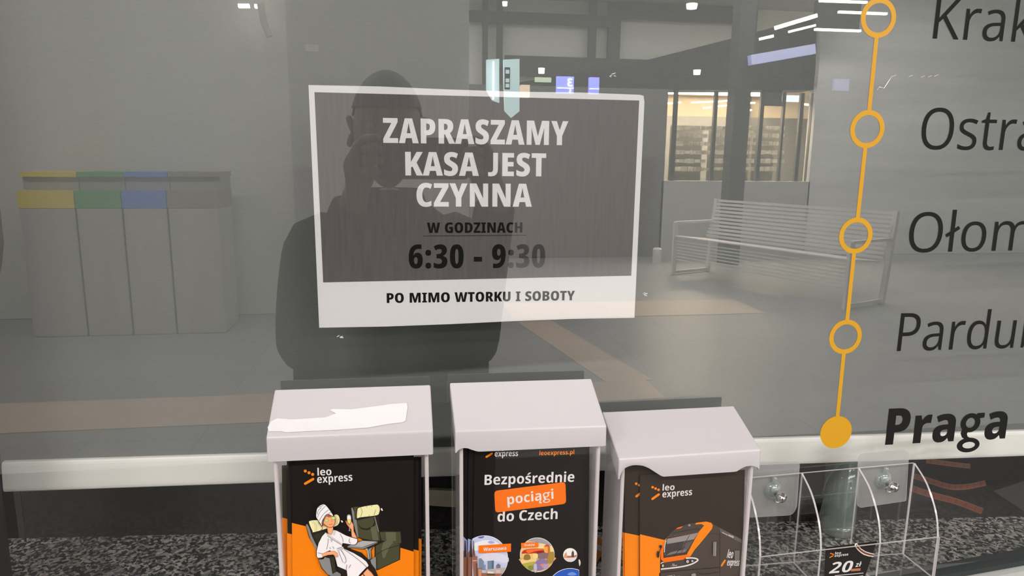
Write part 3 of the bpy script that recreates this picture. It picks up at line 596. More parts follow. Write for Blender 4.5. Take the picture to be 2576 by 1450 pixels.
# roller blind
zb = .9765
bx0, bx1 = W(8, 1241, .1006), W(2576, 1150, .05)
dB = Vector((bx1.x - bx0.x, bx1.y - bx0.y, 0)).normalized(); nB = Vector((dB.y, -dB.x, 0))
PL = Plane(bx0 + nB * -.006, nB)       # fabric
PLb = Plane(bx0, nB)                   # front of the bar
blind = thing('roller_blind', (bx0.x, bx0.y, zb), 'grey fabric roller blind lowered behind the window, ending in a white bar', 'blind')
edge = [(-60, -140), (-22, 250), (-2, 500), (3, 545), (10, 612), (5, 665), (-2, 700), (-14, 860), (-10, 1000), (3, 1180)]
pts = [PL.hit(x, y) for x, y in edge] + [PL.hit(2760, 1100), PL.hit(2760, -140)]
mb = MB(); mb.prism(pts, -nB * .0007, M_BLIND); mb.build('blind_fabric', blind)
mb = MB()
c0, c1 = PLb.hit(8, 1241), PLb.hit(2576, 1150); t0, t1 = PLb.hit(3, 1165), PLb.hit(2576, 1086)
ext = (c1 - c0) * .16; ext2 = (t1 - t0) * .16
prof = round_poly([(0, 0, 0), (0, 1, 0), (1, 1, 0), (1, 0, 0)], .22, 4)
def barpt(u, v, end):
    lo, hi = (c0, t0) if end == 0 else (c1 + ext, t1 + ext2)
    return lo + (hi - lo) * v - nB * (u * .013)
n = len(prof)
vs = [barpt(p.x, p.y, 0) for p in prof] + [barpt(p.x, p.y, 1) for p in prof]
mb.add(vs, [(i, (i + 1) % n, n + (i + 1) % n, n + i) for i in range(n)] + [tuple(range(n))[::-1], tuple(range(n, 2 * n))], M_BAR)
mb.build('bottom_bar', blind, smooth=False)

# beige ledge glimpsed between the left and middle boxes, orange folder between the middle and right ones
mb = MB()
q0, q1 = PB.hit(1066, 1268), PB.hit(1160, 1230)
pb = PB.p
a_ = [PB.hit(1070, 1227), PB.hit(1160, 1231), PB.hit(1160, 1272), PB.hit(1110, 1269), PB.hit(1070, 1266)]
mb.prism([p + PB.n * .006 for p in a_], -PB.n * .006, M_BEIGE)
tag(mb.build('beige_ledge', bevel=.002), 'dull beige ledge behind the gap between the left and middle leaflet boxes', 'ledge')
fo = Plane((0, .03, 0), (0, 1, 0))
mb = MB()
mb.prism([fo.hit(x, y) for x, y in ((1505, 1357), (1523, 1366), (1523, 1376), (1475, 1470), (1450, 1468), (1452, 1420))], (0, .004, 0), pbr('orange_card', (.55, .19, .02), rough=.6))
folder = mb.build('orange_folder'); tag(folder, 'orange folder with a pale band seen between the middle and right leaflet boxes', 'folder')
mb = MB(); mb.prism([fo.hit(x, y) + Vector((0, -.001, 0)) for x, y in ((1462, 1358), (1470, 1355), (1522, 1378), (1522, 1391), (1468, 1370))], (0, .0008, 0), pbr('pale_band', (.50, .46, .42), rough=.6))
bd = mb.build('band', folder); bd.location = bd.location

# cup standing on the granite
cc = WZ(2110, 1342, GZ); cr = 40 / FPX * (cc - CAM).dot(_F)
cup = thing('glass_tumbler', (cc.x, cc.y + cr * .2, GZ), 'tall cloudy glass tumbler standing on the granite below the blind bar', 'tumbler')
mb = MB(); o = root_loc(cup)
mb.lathe(o, [(cr * .98, .015), (cr, .022), (cr * 1.01, .135), (cr * .95, .135), (cr * .94, .028), (0, .024)], M_CUP); mb.build('body', cup, smooth=True)
mb = MB(); mb.lathe(o, [(0, .0), (cr * .92, .0), (cr * .98, .003), (cr * 1.0, .008), (cr * .98, .0145), (cr * .5, .016)], clear('cup_base', (.6, .7, .64), r0=.1, rough=.08, body=(.6, .68, .58), body_amt=.42)); mb.build('base_rim', cup, smooth=True)
mb = MB(); mb.tube([o + Vector((.005, 0, .022)), o + Vector((.009, -.004, .12))], .003, pbr('streak_grey', (.45, .5, .48), rough=.4)); mb.build('pale_streak', cup)  # thin pale grey streak inside the tumbler

# ================================================================== notice and lettering on the back of the glass
YV = -.0003
PN = Plane((0, T + .0006, 0), (0, 1, 0))
tl, tr, brr, bll = [PN.hit(*q) for q in ((776, 214), (1622, 239), (1596, 800), (803, 825))]
notice = MB()
def lerp(a, b, t): return a + (b - a) * t
lp = [tl] + [lerp(tl, tr, t) + Vector((0, 0, .0006 * math.sin(t * 9))) for t in (.2, .4, .6, .8)] + [lerp(tl, tr, .985), lerp(tr, lerp(tl, tr, .985), .25) + Vector((0, 0, -.0008)), lerp(tr, brr, .03)] + \
     [brr] + [lerp(brr, bll, t) + Vector((0, 0, .0009 * math.sin(t * 6.3))) for t in (.2, .4, .6, .8)] + [bll]
notice.prism(lp[::-1], (0, .0003, 0), M_PAPER)
notice = tag(notice.build('paper_notice'), 'white paper notice with a grey panel of opening hours taped behind the window glass', 'notice')
pr = Print(PN); pr.poly([(791, 232), (1608, 253), (1588, 694), (813, 711)], M_TONER); pr.build('grey_panel', notice)
Z5 = (740, 180, 2.1326)
def words(name, t, a, b, cap, mat, k=2, under=None):
    q = Print(PN); q.k = k; q.text(t, 'N', a, b, cap, mat, z=Z5)
    if under: q.line(under, 2.4, mat, z=Z5)
    q.build(name, notice)
words('headline', 'ZAPRASZAMY', (478, 383), (1468, 396), 134, M_PAPER)
words('headline', 'KASA JEST', (597, 558), (1350, 563), 127, M_PAPER)
words('headline', 'CZYNNA', (657, 725), (1275, 726), 126, M_PAPER)
words('lettering', 'W GODZINACH', (713, 867), (1224, 865), 56, M_INK, under=[(692, 883), (1246, 879)])
words('hours', '6:30 - 9:30', (615, 1057), (1345, 1052), 127, M_INK)
words('lettering', 'PO MIMO WTORKU I SOBOTY', (497, 1243), (1505, 1228), 53, M_INK, k=1)

# line map
PV = Plane((0, YV, 0), (0, 1, 0))
rings = [(2210, 45), (2182, 325), (2153, 593), (2127, 848), (2103, 1088)]
RO = (PV.hit(2225, 325) - PV.hit(2139, 325)).length / 2
route = thing('route_line', PV.hit(2103, 1140), 'amber vertical route line with ring stops and a filled end dot on the window', 'route line')
for i, c in enumerate(rings[:4]):
    q = Print(PV); q.k = 2; q.ring(c, RO, .0048, M_AMBER); q.build('stop_ring', route)
q = Print(PV); q.k = 2; q.ring(rings[4], RO * .99, 0, M_AMBER); q.build('end_dot', route)
Cn = [PV.hit(*c) for c in rings]
for a, b in zip(Cn, Cn[1:]):
    dd = (b - a).normalized(); s_ = Vector((.0021, 0, 0)); a2 = a + dd * (RO - .002); b2 = b - dd * (RO - .002)
    mb = MB(); n_ = Vector((0, -Print.STEP * 1, 0)); mb.add([a2 - s_ + n_, b2 - s_ + n_, b2 + s_ + n_, a2 + s_ + n_], [(0, 1, 2, 3)], M_AMBER); mb.build('line_segment', route)
for t, up, st, a, b, cap, lb in (('Kraków', 'Kra', 'L', (2346, 97), (2522, 104), 106, 'black station name starting Krak, topmost on the glass'),
                                 ('Ostrawa', 'Ostr', 'L', (2313, 375.5), (2549, 378), 104, 'black station name starting Ostra, second from the top on the glass'),
                                 ('Ołomuniec', 'Oło', 'L', (2282, 635.5), (2476, 632), 100, 'black station name starting with a large O and crossed l, beside the third ring stop'),
                                 ('Pardubice', 'Pard', 'L', (2255.8, 884), (2481, 877.5), 95, 'black station name starting Pardub beside the fourth ring stop'),
                                 ('Praga', None, 'P', (2226, 1120), (2528, 1103.5), 90.5, 'heavy bold black Praga lettering beside the filled amber dot')):
    q = Print(PV); q.k = 2; q.text(t, st, a, b, cap, M_VINYL, upto=up)
    tag(q.mb.build('station_lettering'), lb, 'lettering', 'station names on the window')

# bits of clear tape left on the glass
for c, lb in (((1618, 742), 'crumpled scrap of clear tape at the lower right edge of the paper notice'), ((1541, 190), 'tiny scrap of clear tape on the glass above the paper notice, right of centre'), ((852, 848), 'thin scratched strip of clear tape just below the lower left corner of the paper notice')):
    mb = MB(); o = W(c[0], c[1], -.0006); rnd = random.Random(c[0])
    for k in range(5):
        a = o + Vector((rnd.uniform(-.0028, .0028), rnd.uniform(-.0006, 0), rnd.uniform(-.0012, .0012)))
        b = a + Vector((rnd.uniform(.001, .003), -rnd.uniform(0, .0008), rnd.uniform(-.0012, .0014)))
        mb.tube([a, lerp(a, b, .5) + Vector((0, -.0003, .0003)), b], .00028, M_ACRE if k % 2 else M_WHITE, n=5)
    tag(mb.build('tape_scrap'), lb, 'tape', 'scraps of tape on the glass')

mb = MB(); mb.tube([W(x, y_, -.0006) for x, y_ in ((2206, 226), (2212, 219), (2224, 222), (2233, 208), (2243, 193), (2254, 189))], .0003, M_ACRE, n=5)
for x, y_ in ((2286, 193), (2316, 195), (2334, 194), (2350, 192)): mb.tube([W(x, y_, -.0006), W(x + 10, y_ - 4, -.0006)], .0003, M_ACRE, n=5)
tag(mb.build('tape_scrap'), 'wrinkled strip of clear tape on the glass above the second ring stop', 'tape', 'scraps of tape on the glass')

# ================================================================== leaflet boxes on the outside of the glass
def make_lid(root, bl, br, fl, fr, lip, lipfun, glint=False):
    """hinged cap: sloping top, rounded crease, front lip with a shaped lower edge, two cheeks"""
    N = 48
    mb = MB(); rows = []
    for i in range(N + 1):
        u = i / N
        b = lerp(bl, br, u); f = lerp(fl, fr, u)
        row = [b + Vector((0, 0, -.010)), b]
        for t in (.5, .93): row.append(lerp(b, f, t))
        r = .0017
        back = (b - f).normalized() * r; dn = Vector((0, 0, -r))
        for t in (.0, .25, .5, .75, 1.0): row.append((f + back) * (1 - t) ** 2 + f * 2 * t * (1 - t) + (f + dn) * t * t)
        row.append(f + dn * 1.6 + Vector((0, -.0001, 0)))
        row.append(Vector((f.x, f.y - .0006, f.z - lip * lipfun(u))))
        rows.append(row)
    m = len(rows[0])
    vs = [v for r_ in rows for v in r_]
    fs = [(i * m + k, i * m + k + 1, (i + 1) * m + k + 1, (i + 1) * m + k) for i in range(N) for k in range(m - 1)]
    mb.add(vs, fs, M_LID)
    for i in (0, N):
        R_ = rows[i]; mb.add(R_, [tuple(range(m))], M_LID)
    o = mb.build('lid', root, merge=True, bevel=.0014, seg=3, solid=.0018)
    for p in o.data.polygons: p.use_smooth = True
    wn = o.modifiers.new('weighted_normal', 'WEIGHTED_NORMAL'); wn.weight = 80
    try:
        o.data.set_sharp_from_angle(angle=math.radians(50))
    except Exception: pass
    if glint:  # bright patch drawn on the lid in place of a lamp reflection
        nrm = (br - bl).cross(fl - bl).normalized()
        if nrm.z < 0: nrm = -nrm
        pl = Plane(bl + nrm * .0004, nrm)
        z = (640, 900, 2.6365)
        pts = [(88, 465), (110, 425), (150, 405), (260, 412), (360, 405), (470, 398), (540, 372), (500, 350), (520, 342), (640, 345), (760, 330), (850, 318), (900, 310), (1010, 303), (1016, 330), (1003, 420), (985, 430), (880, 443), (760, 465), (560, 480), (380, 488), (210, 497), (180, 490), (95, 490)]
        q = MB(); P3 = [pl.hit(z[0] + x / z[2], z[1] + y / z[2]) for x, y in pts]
        q.prism(P3, nrm * .0002, M_LIDGLINT)
        fo_ = q.build('painted_highlight', o); fo_['label'] = 'painted lamp highlight on the lid'
    return o
def make_box(label, bl, br, fl, fr, lip, lipfun, glint=False, base=.862):
    root = thing('leaflet_box', ((bl.x + br.x) / 2, -.02, base), label, 'leaflet box', 'clear leaflet boxes with white lids on the glass')
    ins = .0048; yb = -.0140; th = .0026
    yf = (fl.y + fr.y) / 2 + .0040
    x0, x1 = bl.x + ins, br.x - ins; x0f, x1f = fl.x + ins, fr.x - ins
    ztb = bl.z - .003; ztf = fl.z - .0045
    def sheet(a, b, off, name, mat, edge, tb=None):
        mb = MB(); mb.prism([a[0], a[1], b[1], b[0]], off, mat, edge); return mb.build(name, root)
    V = Vector
    sheet((V((x0, yb, base)), V((x1, yb, base))), (V((x0, yb, ztb)), V((x1, yb, ztb))), (0, -th, 0), 'back_panel', M_ACR, M_ACRE)
    sheet((V((x0f, yf, base)), V((x1f, yf, base))), (V((x0f, yf, ztf)), V((x1f, yf, ztf))), (0, th, 0), 'front_panel', M_ACR, M_ACRE)
    for xb, xf, sg in ((x0, x0f, 1), (x1, x1f, -1)):
        mb = MB(); mb.prism([V((xb, yb - th, base)), V((xf, yf + th, base)), V((xf, yf + th, ztf)), V((xb, yb - th, ztb))], (sg * th, 0, 0), M_ACRS, M_ACRE); mb.build('side_panel', root)
        # rounded corner of the moulding, its brightness put into the edge colour
        mb = MB(); mb.tube([V((xf + sg * .0008, yf + .0006, base)), V((xf + sg * .0008, yf + .0006, ztf))], .0017, M_ACRE, n=8); mb.build('corner_edge', root)
    mb = MB(); mb.box(((x0 + x1) / 2, (yb + yf) / 2, base - .0012), (x1 - x0, yb - yf, .0024), M_ACR); mb.build('floor_panel', root)
    for px_ in (.25, .75):
        mb = MB(); mb.box((x0 + (x1 - x0) * px_, yb / 2, ztb - .03), (.022, -yb - .0004, .022), M_PAPER); mb.build('mounting_pad', root)
    make_lid(root, bl, br, fl, fr, lip, lipfun, glint)
    return root, yf + th
def pw(tab):
    def f(u):
        for (a, va), (b, vb) in zip(tab, tab[1:]):
            if a <= u <= b:
                t = (u - a) / (b - a); return va + (vb - va) * t
        return tab[-1][1]
    return f
def sm(tab, n=8):
    P_ = smooth_loop([(a, b, 0) for a, b in tab], n, closed=False); return pw([(p.x, p.y) for p in P_])
yb = -.013
B1 = dict(bl=W(691, 980, yb), br=W(1083, 967.5, yb), fl=W(669, 1102, -.0614), fr=W(1089.5, 1085, -.0614))
B2 = dict(bl=W(1131, 962.6, yb), br=W(1487.6, 952, yb), fl=W(1144.8, 1085.8, -.0644), fr=W(1526.7, 1072.6, -.0644))
B3 = dict(bl=W(1514, 1036.5, yb), br=W(1846, 1021, yb), fl=W(1557, 1156, -.0739), fr=W(1915, 1132, -.0739))
box1, y1 = make_box('clear leaflet box with a straight-lipped white lid that carries a painted highlight', lip=.0212, lipfun=lambda u: 1.0, glint=True, **B1)
box2, y2 = make_box('clear leaflet box with a plain white lid, standing highest of the three', lip=.0185,
                    lipfun=pw([(0, 1.12), (.012, .98), (.03, .86), (.055, .82), (.085, .86), (.115, .96), (.15, 1.04), (1, 1.0)]), **B2)
box3, y3 = make_box('clear leaflet box whose white lid has scooped lower corners, mounted lower than the others', lip=.0190,
                    lipfun=pw([(0, 1.06), (.015, .7), (.035, .48), (.07, .36), (.11, .33), (.16, .38), (.2, .5), (.225, .62), (.305, 1.02), (.83, 1.03), (.865, .87), (.9, .78), (.94, .78), (.97, .84), (.99, .95), (1, 1.05)]), **B3)

# ------------------------------------------------------------------ leaflets standing in the boxes
def sheet_at(y, px, top, mat, label, group, lean=0.0, bottom=.866):
    """one leaflet: a thin sheet between two sight lines at depth y; returns the sheet and its printing plane"""
    pl = Plane((0, y, 0), (0, 1, 0))
    a, b = pl.hit(*px[0]), pl.hit(*px[1]); c, d_ = pl.hit(*px[2]), pl.hit(*px[3])      # top left, top right, lower right, lower left (in the frame)
    ext = lambda p, q: q + (q - p) * ((bottom - q.z) / (q.z - p.z))
    mb = MB(); mb.prism([a, b, ext(b, c), ext(a, d_)][::-1], (0, .0002, 0), mat)
    o = mb.build('leaflet'); tag(o, label, 'leaflet', group)
    return o, pl
def logo(name, root, pl, z, dots, r, slash, sw, leo, express, capl, cape, slope_r=None):
    q = Print(pl); q.k = 3
    for c in dots: q.disc(c, r, slope_r or r, M_ORANGE, z=z); q.k -= 1
    q.k += 1
    q.line(slash, sw, M_ORANGE, z=z, round_=True)
    if leo: q.text('leo', 'E', leo[0], leo[1], capl, M_WHITE, z=z)
    q.text('express', 'E', express[0], express[1], cape, M_WHITE, z=z)
    return q.build(name, root)
ZA = (730, 1160, 5.0)
def bg_orange(pl, root, pts, z, name='orange_field'):
    q = Print(pl); q.poly(pts, M_ORANGE, z=z); return q.build(name, root)
G1 = 'leaflets in the left box'
y = y1 + .0010
lf, pl = sheet_at(y, [(734, 1150), (1041, 1137), (1040, 1450), (736, 1450)], 0, M_PBLACK, 'front black and orange leaflet showing a woman in a bathrobe, in the left box', G1)
FRONT1 = (lf, pl)
bg_orange(pl, lf, [(22, 781), (200, 824), (1380, 1092), (1555, 1144), (1552, 1700), (30, 1700)], ZA)
logo('logo', lf, pl, ZA, [(190, 128), (237, 150), (283, 170)], 19, [(190, 286), (288, 229)], 32, ((344, 185), (520, 178)), ((342, 279), (784, 248)), 92, 96)
for k, (x0, x1, oy, lab) in enumerate(((724, 1031, 1344, 'leaflet just behind the bathrobe leaflet, its left edge peeping out low'),
                                       (747, 1053, 1386, 'leaflet behind the bathrobe leaflet, its right edge peeping out with a low orange corner'),
                                       (712, 1019, 1305, 'rearmost leaflet showing at the far left of the left box'),
                                       (753, 1060, 1357, 'rearmost leaflet showing at the far right of the left box'))):
    o, p_ = sheet_at(y + .0016 * (k + 1), [(x0 - 3, 1160 + 6 * k), (x1, 1150), (x1, 1450), (x0 + 1, 1450)], 0, M_PBLACK if k != 2 else M_PBROWN, lab, G1)
    left = k in (0, 2)
    if left: q_ = [(x0 - 2, oy - 2), (x0 + 320, oy + 75), (x0 + 306, 1540), (x0, 1540)]
    else: q_ = [(x0, oy - 80), (x1 + .3, oy), (x1, 1540), (x0, 1540)]
    q = Print(p_); q.poly([(a, b) for a, b in q_], M_ORANGE); q.build('orange_field', o)

# the picture of the bathrobe woman in the train seat (zoomed tracing units, ZA)
def lady(root, pl):
    q = Print(pl); q.k = 2; z = ZA
    ol, dk, gr, gr2 = P(42, 36, 30), P(52, 50, 36), P(128, 128, 128), P(165, 163, 163)
    ow, owl = P(72, 72, 50), P(96, 94, 72)
    cr, crd = P(225, 220, 168), P(190, 184, 128)
    sk, skd = P(226, 160, 116), P(196, 124, 84)
    wh, whd = P(228, 222, 224), P(196, 190, 194)
    A = lambda pts, m, s=0: q.poly(pts, m, s, z=z)
    # far seat
    A([(762, 590), (800, 575), (860, 570), (1100, 560), (1118, 700), (1120, 880), (1395, 885), (1405, 1030), (1388, 1060), (1382, 1245), (1095, 1380), (1060, 1340), (1060, 1080), (860, 970), (800, 800)], ol)
    A([(768, 592), (785, 590), (830, 720), (862, 965), (840, 960), (790, 760)], gr)
    A([(800, 582), (900, 575), (830, 740), (812, 745)], ow)
    A([(838, 750), (1062, 700), (1115, 880), (1130, 1000), (1060, 1010), (860, 965)], ow)
    A([(850, 790), (900, 840), (960, 852), (1030, 822), (1058, 770), (1050, 715), (1070, 720), (1075, 790), (1040, 850), (960, 872), (890, 858)], ol)
    A([(1010, 840), (1080, 810), (1112, 1000), (1040, 1000)], owl)
    A([(1125, 895), (1385, 893), (1395, 1025), (1370, 1040), (1150, 1000)], ow); A([(1200, 893), (1330, 893), (1330, 1010), (1210, 1000)], owl)
    A([(1075, 1070), (1180, 1015), (1290, 1010), (1375, 1050), (1370, 1240), (1098, 1365), (1075, 1330)], ow, 0)
    A([(1190, 1010), (1300, 1015), (1250, 1080), (1180, 1230), (1150, 1110)], owl, 3)
    q.line([(1080, 1180), (1200, 1110), (1370, 1060)], 7, ol, z=z, sm=4)
    q.line([(1062, 700), (1112, 888)], 12, gr, z=z)
    # roll pillow on the far seat
    A([(832, 715), (838, 620), (870, 575), (1060, 542), (1110, 545), (1135, 590), (1128, 650), (1090, 690), (890, 715), (850, 725)], ol, 3)
    A([(840, 710), (846, 622), (875, 583), (1060, 550), (1105, 553), (1126, 592), (1120, 645), (1085, 682), (890, 706), (855, 716)], cr, 3)
    for l in ([(885, 580), (905, 640), (885, 705)], [(960, 565), (965, 585)], [(1030, 552), (1022, 575)], [(1055, 680), (1075, 610)], [(990, 690), (1000, 675)]): q.line(l, 6, P(150, 140, 84), z=z, sm=4)
    A([(1140, 590), (1155, 592), (1168, 618), (1155, 625), (1142, 610)], wh)
    # near seat back and its pillow
    A([(195, 800), (215, 780), (262, 795), (290, 900), (470, 850), (620, 860), (760, 980), (760, 1100), (900, 1150), (990, 1240), (1060, 1330), (1108, 1450), (960, 1450), (500, 1450), (430, 1300), (340, 1120), (240, 960)], ol)
    A([(200, 800), (215, 788), (240, 830), (275, 940), (400, 1200), (360, 1180), (250, 965)], gr)
    A([(295, 925), (440, 880), (400, 940), (350, 1050)], dk)
    A([(232, 770), (250, 740), (340, 732), (540, 740), (550, 670), (600, 665), (628, 705), (630, 760), (600, 812), (540, 832), (470, 850), (300, 898), (275, 880)], ol, 3)
    A([(240, 772), (256, 748), (340, 740), (545, 748), (556, 678), (597, 673), (620, 708), (622, 758), (595, 804), (540, 824), (470, 842), (302, 890), (282, 874)], cr, 3)
    for l in ([(270, 760), (310, 800), (315, 885)], [(290, 752), (330, 800), (335, 880)], [(590, 790), (612, 720)], [(360, 745), (358, 790)]): q.line(l, 7, crd, z=z, sm=4)
    A([(638, 742), (655, 742), (668, 762), (650, 768)], wh)
    # table
    A([(715, 1068), (910, 990), (1112, 1005), (1110, 1020), (930, 1105), (905, 1105), (720, 1082)], ol)
    A([(722, 1066), (912, 996), (1102, 1008), (905, 1078)], gr2); A([(722, 1070), (905, 1083), (1100, 1016), (1100, 1022), (920, 1098), (905, 1098), (722, 1080)], gr)
    A([(935, 1095), (1060, 1040), (1040, 1090), (1020, 1120), (1030, 1220), (1085, 1200), (1085, 1370), (1010, 1280), (985, 1240), (965, 1110)], ol)
    A([(942, 1098), (968, 1090), (985, 1120), (1000, 1225), (985, 1230), (968, 1115)], gr2); A([(985, 1100), (1040, 1075), (1015, 1110), (1020, 1215), (1010, 1225)], gr)
    A([(1010, 1235), (1078, 1195), (1082, 1360), (1020, 1280)], gr)
    # glass and raised hand
    A([(716, 680), (740, 664), (766, 680), (770, 760), (755, 780), (755, 862), (765, 872), (735, 870), (742, 855), (740, 785), (722, 760)], P(150, 148, 146), 2)
    A([(720, 690), (742, 672), (762, 690), (764, 725), (720, 725)], wh)
    A([(720, 728), (764, 728), (764, 755), (745, 782), (726, 760)], P(225, 205, 96))
    A([(697, 742), (706, 740), (730, 775), (745, 800), (775, 752), (798, 790), (802, 870), (845, 965), (800, 975), (775, 940), (768, 850), (735, 815), (712, 785)], skd)
    A([(702, 748), (732, 790), (748, 806), (772, 762), (793, 795), (796, 872), (836, 962), (803, 968), (780, 935), (774, 845), (740, 810)], sk)
    # bathrobe
    A([(440, 885), (480, 900), (545, 850), (590, 860), (700, 920), (760, 940), (850, 965), (852, 1010), (830, 1045), (790, 1050), (665, 1030), (660, 1055), (680, 1085), (800, 1140), (900, 1200), (965, 1250), (995, 1300), (985, 1325), (970, 1330), (880, 1420), (840, 1460), (720, 1460), (705, 1365), (590, 1320), (560, 1200), (500, 1120), (460, 1140), (420, 1180), (418, 1210), (350, 1215), (330, 1190), (330, 1120), (355, 1020), (400, 930)], ol)
    A([(446, 893), (480, 908), (548, 858), (590, 868), (700, 926), (758, 948), (845, 972), (844, 1008), (824, 1038), (790, 1042), (662, 1020), (650, 1056), (676, 1092), (800, 1148), (900, 1208), (958, 1254), (986, 1300), (978, 1318), (960, 1325), (880, 1410), (840, 1460), (726, 1460), (714, 1362), (598, 1314), (568, 1196), (505, 1112), (455, 1132), (412, 1178), (410, 1202), (352, 1207), (338, 1188), (338, 1120), (362, 1022), (406, 936)], wh)
    A([(440, 885), (470, 900), (660, 1030), (650, 1046), (560, 985), (470, 930)], whd); A([(560, 865), (580, 868), (560, 925), (545, 920)], whd)
    for l in ([(470, 930), (560, 990), (650, 1045)], [(630, 905), (660, 960), (668, 1010)], [(480, 960), (478, 1020), (462, 1100)], [(590, 1090), (670, 1065)], [(600, 1110), (680, 1085)], [(620, 1105), (660, 1190), (672, 1258)], [(640, 1100), (690, 1190), (702, 1240)], [(705, 1365), (715, 1290)], [(740, 1330), (765, 1290)], [(680, 1095), (800, 1180), (900, 1260), (970, 1325)], [(750, 960), (745, 1000), (765, 1020)], [(540, 1060), (555, 1090)], [(500, 1070), (510, 1090)], [(505, 975), (530, 980), (520, 1005)], [(355, 1140), (408, 1150)]):
        q.line(l, 6, P(120, 112, 112), z=z, sm=4)
    A([(596, 1095), (668, 1062), (676, 1080), (600, 1116)], whd)
    A([(612, 1112), (640, 1100), (690, 1185), (706, 1240), (690, 1268), (665, 1250)], wh); q.line([(612, 1112), (665, 1250), (690, 1268), (706, 1240), (690, 1185), (640, 1100)], 5, P(120, 112, 112), z=z)
    # legs
    A([(920, 1395), (975, 1335), (1030, 1390), (1080, 1460), (960, 1460)], skd); A([(926, 1396), (974, 1345), (1022, 1392), (1068, 1460), (970, 1460)], sk)
    A([(840, 1460), (920, 1405), (935, 1460)], sk)
    # arm on the rest
    A([(408, 1150), (470, 1122), (560, 1112), (595, 1140), (605, 1185), (585, 1192), (545, 1160), (480, 1165), (412, 1188)], skd); A([(412, 1155), (470, 1128), (556, 1118), (588, 1144), (598, 1180), (585, 1184), (548, 1152), (480, 1158), (414, 1180)], sk)
    A([(355, 1215), (420, 1208), (430, 1180), (500, 1170), (560, 1182), (585, 1385), (545, 1430), (480, 1420), (400, 1330)], ol); A([(362, 1222), (425, 1215), (440, 1190), (500, 1205), (540, 1420), (480, 1410), (408, 1325)], gr)
    A([(505, 1195), (555, 1188), (578, 1370), (545, 1390)], dk); A([(545, 1395), (590, 1370), (640, 1400), (640, 1460), (480, 1460), (500, 1425)], P(120, 120, 120))
    # neck, face, hair, cucumber slices, towel
    A([(465, 800), (545, 800), (545, 850), (520, 912), (480, 890)], skd); A([(472, 800), (540, 805), (538, 850), (518, 902), (485, 884)], sk)
    A([(405, 800), (420, 700), (470, 650), (560, 670), (575, 740), (560, 790), (530, 818), (480, 815), (430, 790)], P(150, 82, 50), 3)
    A([(425, 750), (445, 700), (480, 665), (550, 678), (566, 740), (552, 785), (528, 808), (485, 806), (440, 775)], sk, 3)
    A([(455, 665), (490, 655), (525, 680), (490, 690)], P(170, 92, 56), 3)
    for c in ((463, 727), (548, 697)): q.disc(c, 25, 22, P(120, 140, 66), z=z); q.disc(c, 20, 17, P(200, 212, 140), z=z); q.disc(c, 8, 7, P(170, 185, 110), z=z)
    q.line([(520, 715), (535, 738), (522, 745)], 5, skd, z=z); q.line([(495, 778), (540, 770)], 5, P(150, 70, 56), z=z)
    A([(330, 620), (345, 560), (400, 520), (450, 522), (500, 580), (520, 610), (555, 665), (535, 675), (470, 650), (430, 700), (405, 800), (385, 780), (350, 720), (328, 680)], ol, 2)
    A([(337, 622), (352, 566), (402, 528), (446, 530), (494, 586), (515, 616), (544, 662), (530, 666), (470, 642), (422, 698), (402, 788), (392, 772), (356, 716), (335, 678)], wh, 2)
    for l in ([(350, 690), (380, 620), (450, 545)], [(370, 730), (420, 650), (490, 590)], [(360, 560), (400, 545), (425, 530)], [(345, 650), (360, 600), (400, 560)], [(395, 770), (430, 690), (515, 620)]): q.line(l, 7, P(130, 124, 128), z=z, sm=4)
    q.line([(405, 795), (410, 830), (392, 842)], 8, P(120, 60, 36), z=z, sm=4)
    q.build('picture', root)
lady(*FRONT1)

# middle box
G2 = 'leaflets in the middle box'
y = y2 + .0010
lf, pl = sheet_at(y, [(1194, 1100), (1474, 1090), (1468, 1450), (1189, 1450)], 0, M_PBLACK, 'front black leaflet about direct trains with round city pictures, in the middle box', G2)
Z2 = (1100, 900, 2.637)
logo('logo', lf, pl, Z2, [(325, 590), (342, 598), (358, 606)], 7, [(326, 659), (362, 637)], 13, ((380, 620), (444, 618)), ((380, 656), (535, 653)), 34, 37)
q = Print(pl); q.k = 2; q.text('leoexpress.pl', 'E', (677, 648), (908, 641), 29, M_ORANGE, z=Z2); q.build('web_address', lf)
q = Print(pl); q.k = 2; q.text('Bezpośrednie', 'E', (313, 846), (908, 824), 67, M_WHITE, z=Z2); q.build('headline', lf)
q = Print(pl); q.k = 4
rp = round_poly([(378, 885, 0), (850, 825, 0), (855, 970, 0), (385, 1030, 0)], 24)
q.poly([(p.x, p.y) for p in rp], M_ORANGE2, z=Z2); q.text('pociągi', 'E', (466, 975), (772, 936), 64, M_WHITE, z=Z2); q.build('headline_badge', lf)
q = Print(pl); q.k = 2; q.text('do Czech', 'E', (399, 1090), (797, 1071), 68, M_WHITE, z=Z2); q.build('headline', lf)
ZC = (1130, 1320, 6.605)
X0 = 384
q = Print(pl); q.k = 2
clipd = lambda c, rx, ry: clip_x([(c[0] + rx * math.cos(a * math.pi / 32), c[1] + ry * math.sin(a * math.pi / 32)) for a in range(64)], X0, 2160)
def within(pts, c, r):
    """keep an outline inside the round picture it belongs to"""
    out = []
    for x, y_ in pts:
        dx, dy = x - c[0], y_ - c[1]; k = math.hypot(dx, dy)
        out.append((x, y_) if k < r else (c[0] + dx * r / k, c[1] + dy * r / k))
    return [(max(X0, x), y_) for x, y_ in out]
C1, R1 = (588, 572), 389
q.poly(clipd(C1, R1, R1), P(236, 232, 236), z=ZC); q.poly(clipd(C1, R1 - 9, R1 - 9), P(186, 192, 220), z=ZC)
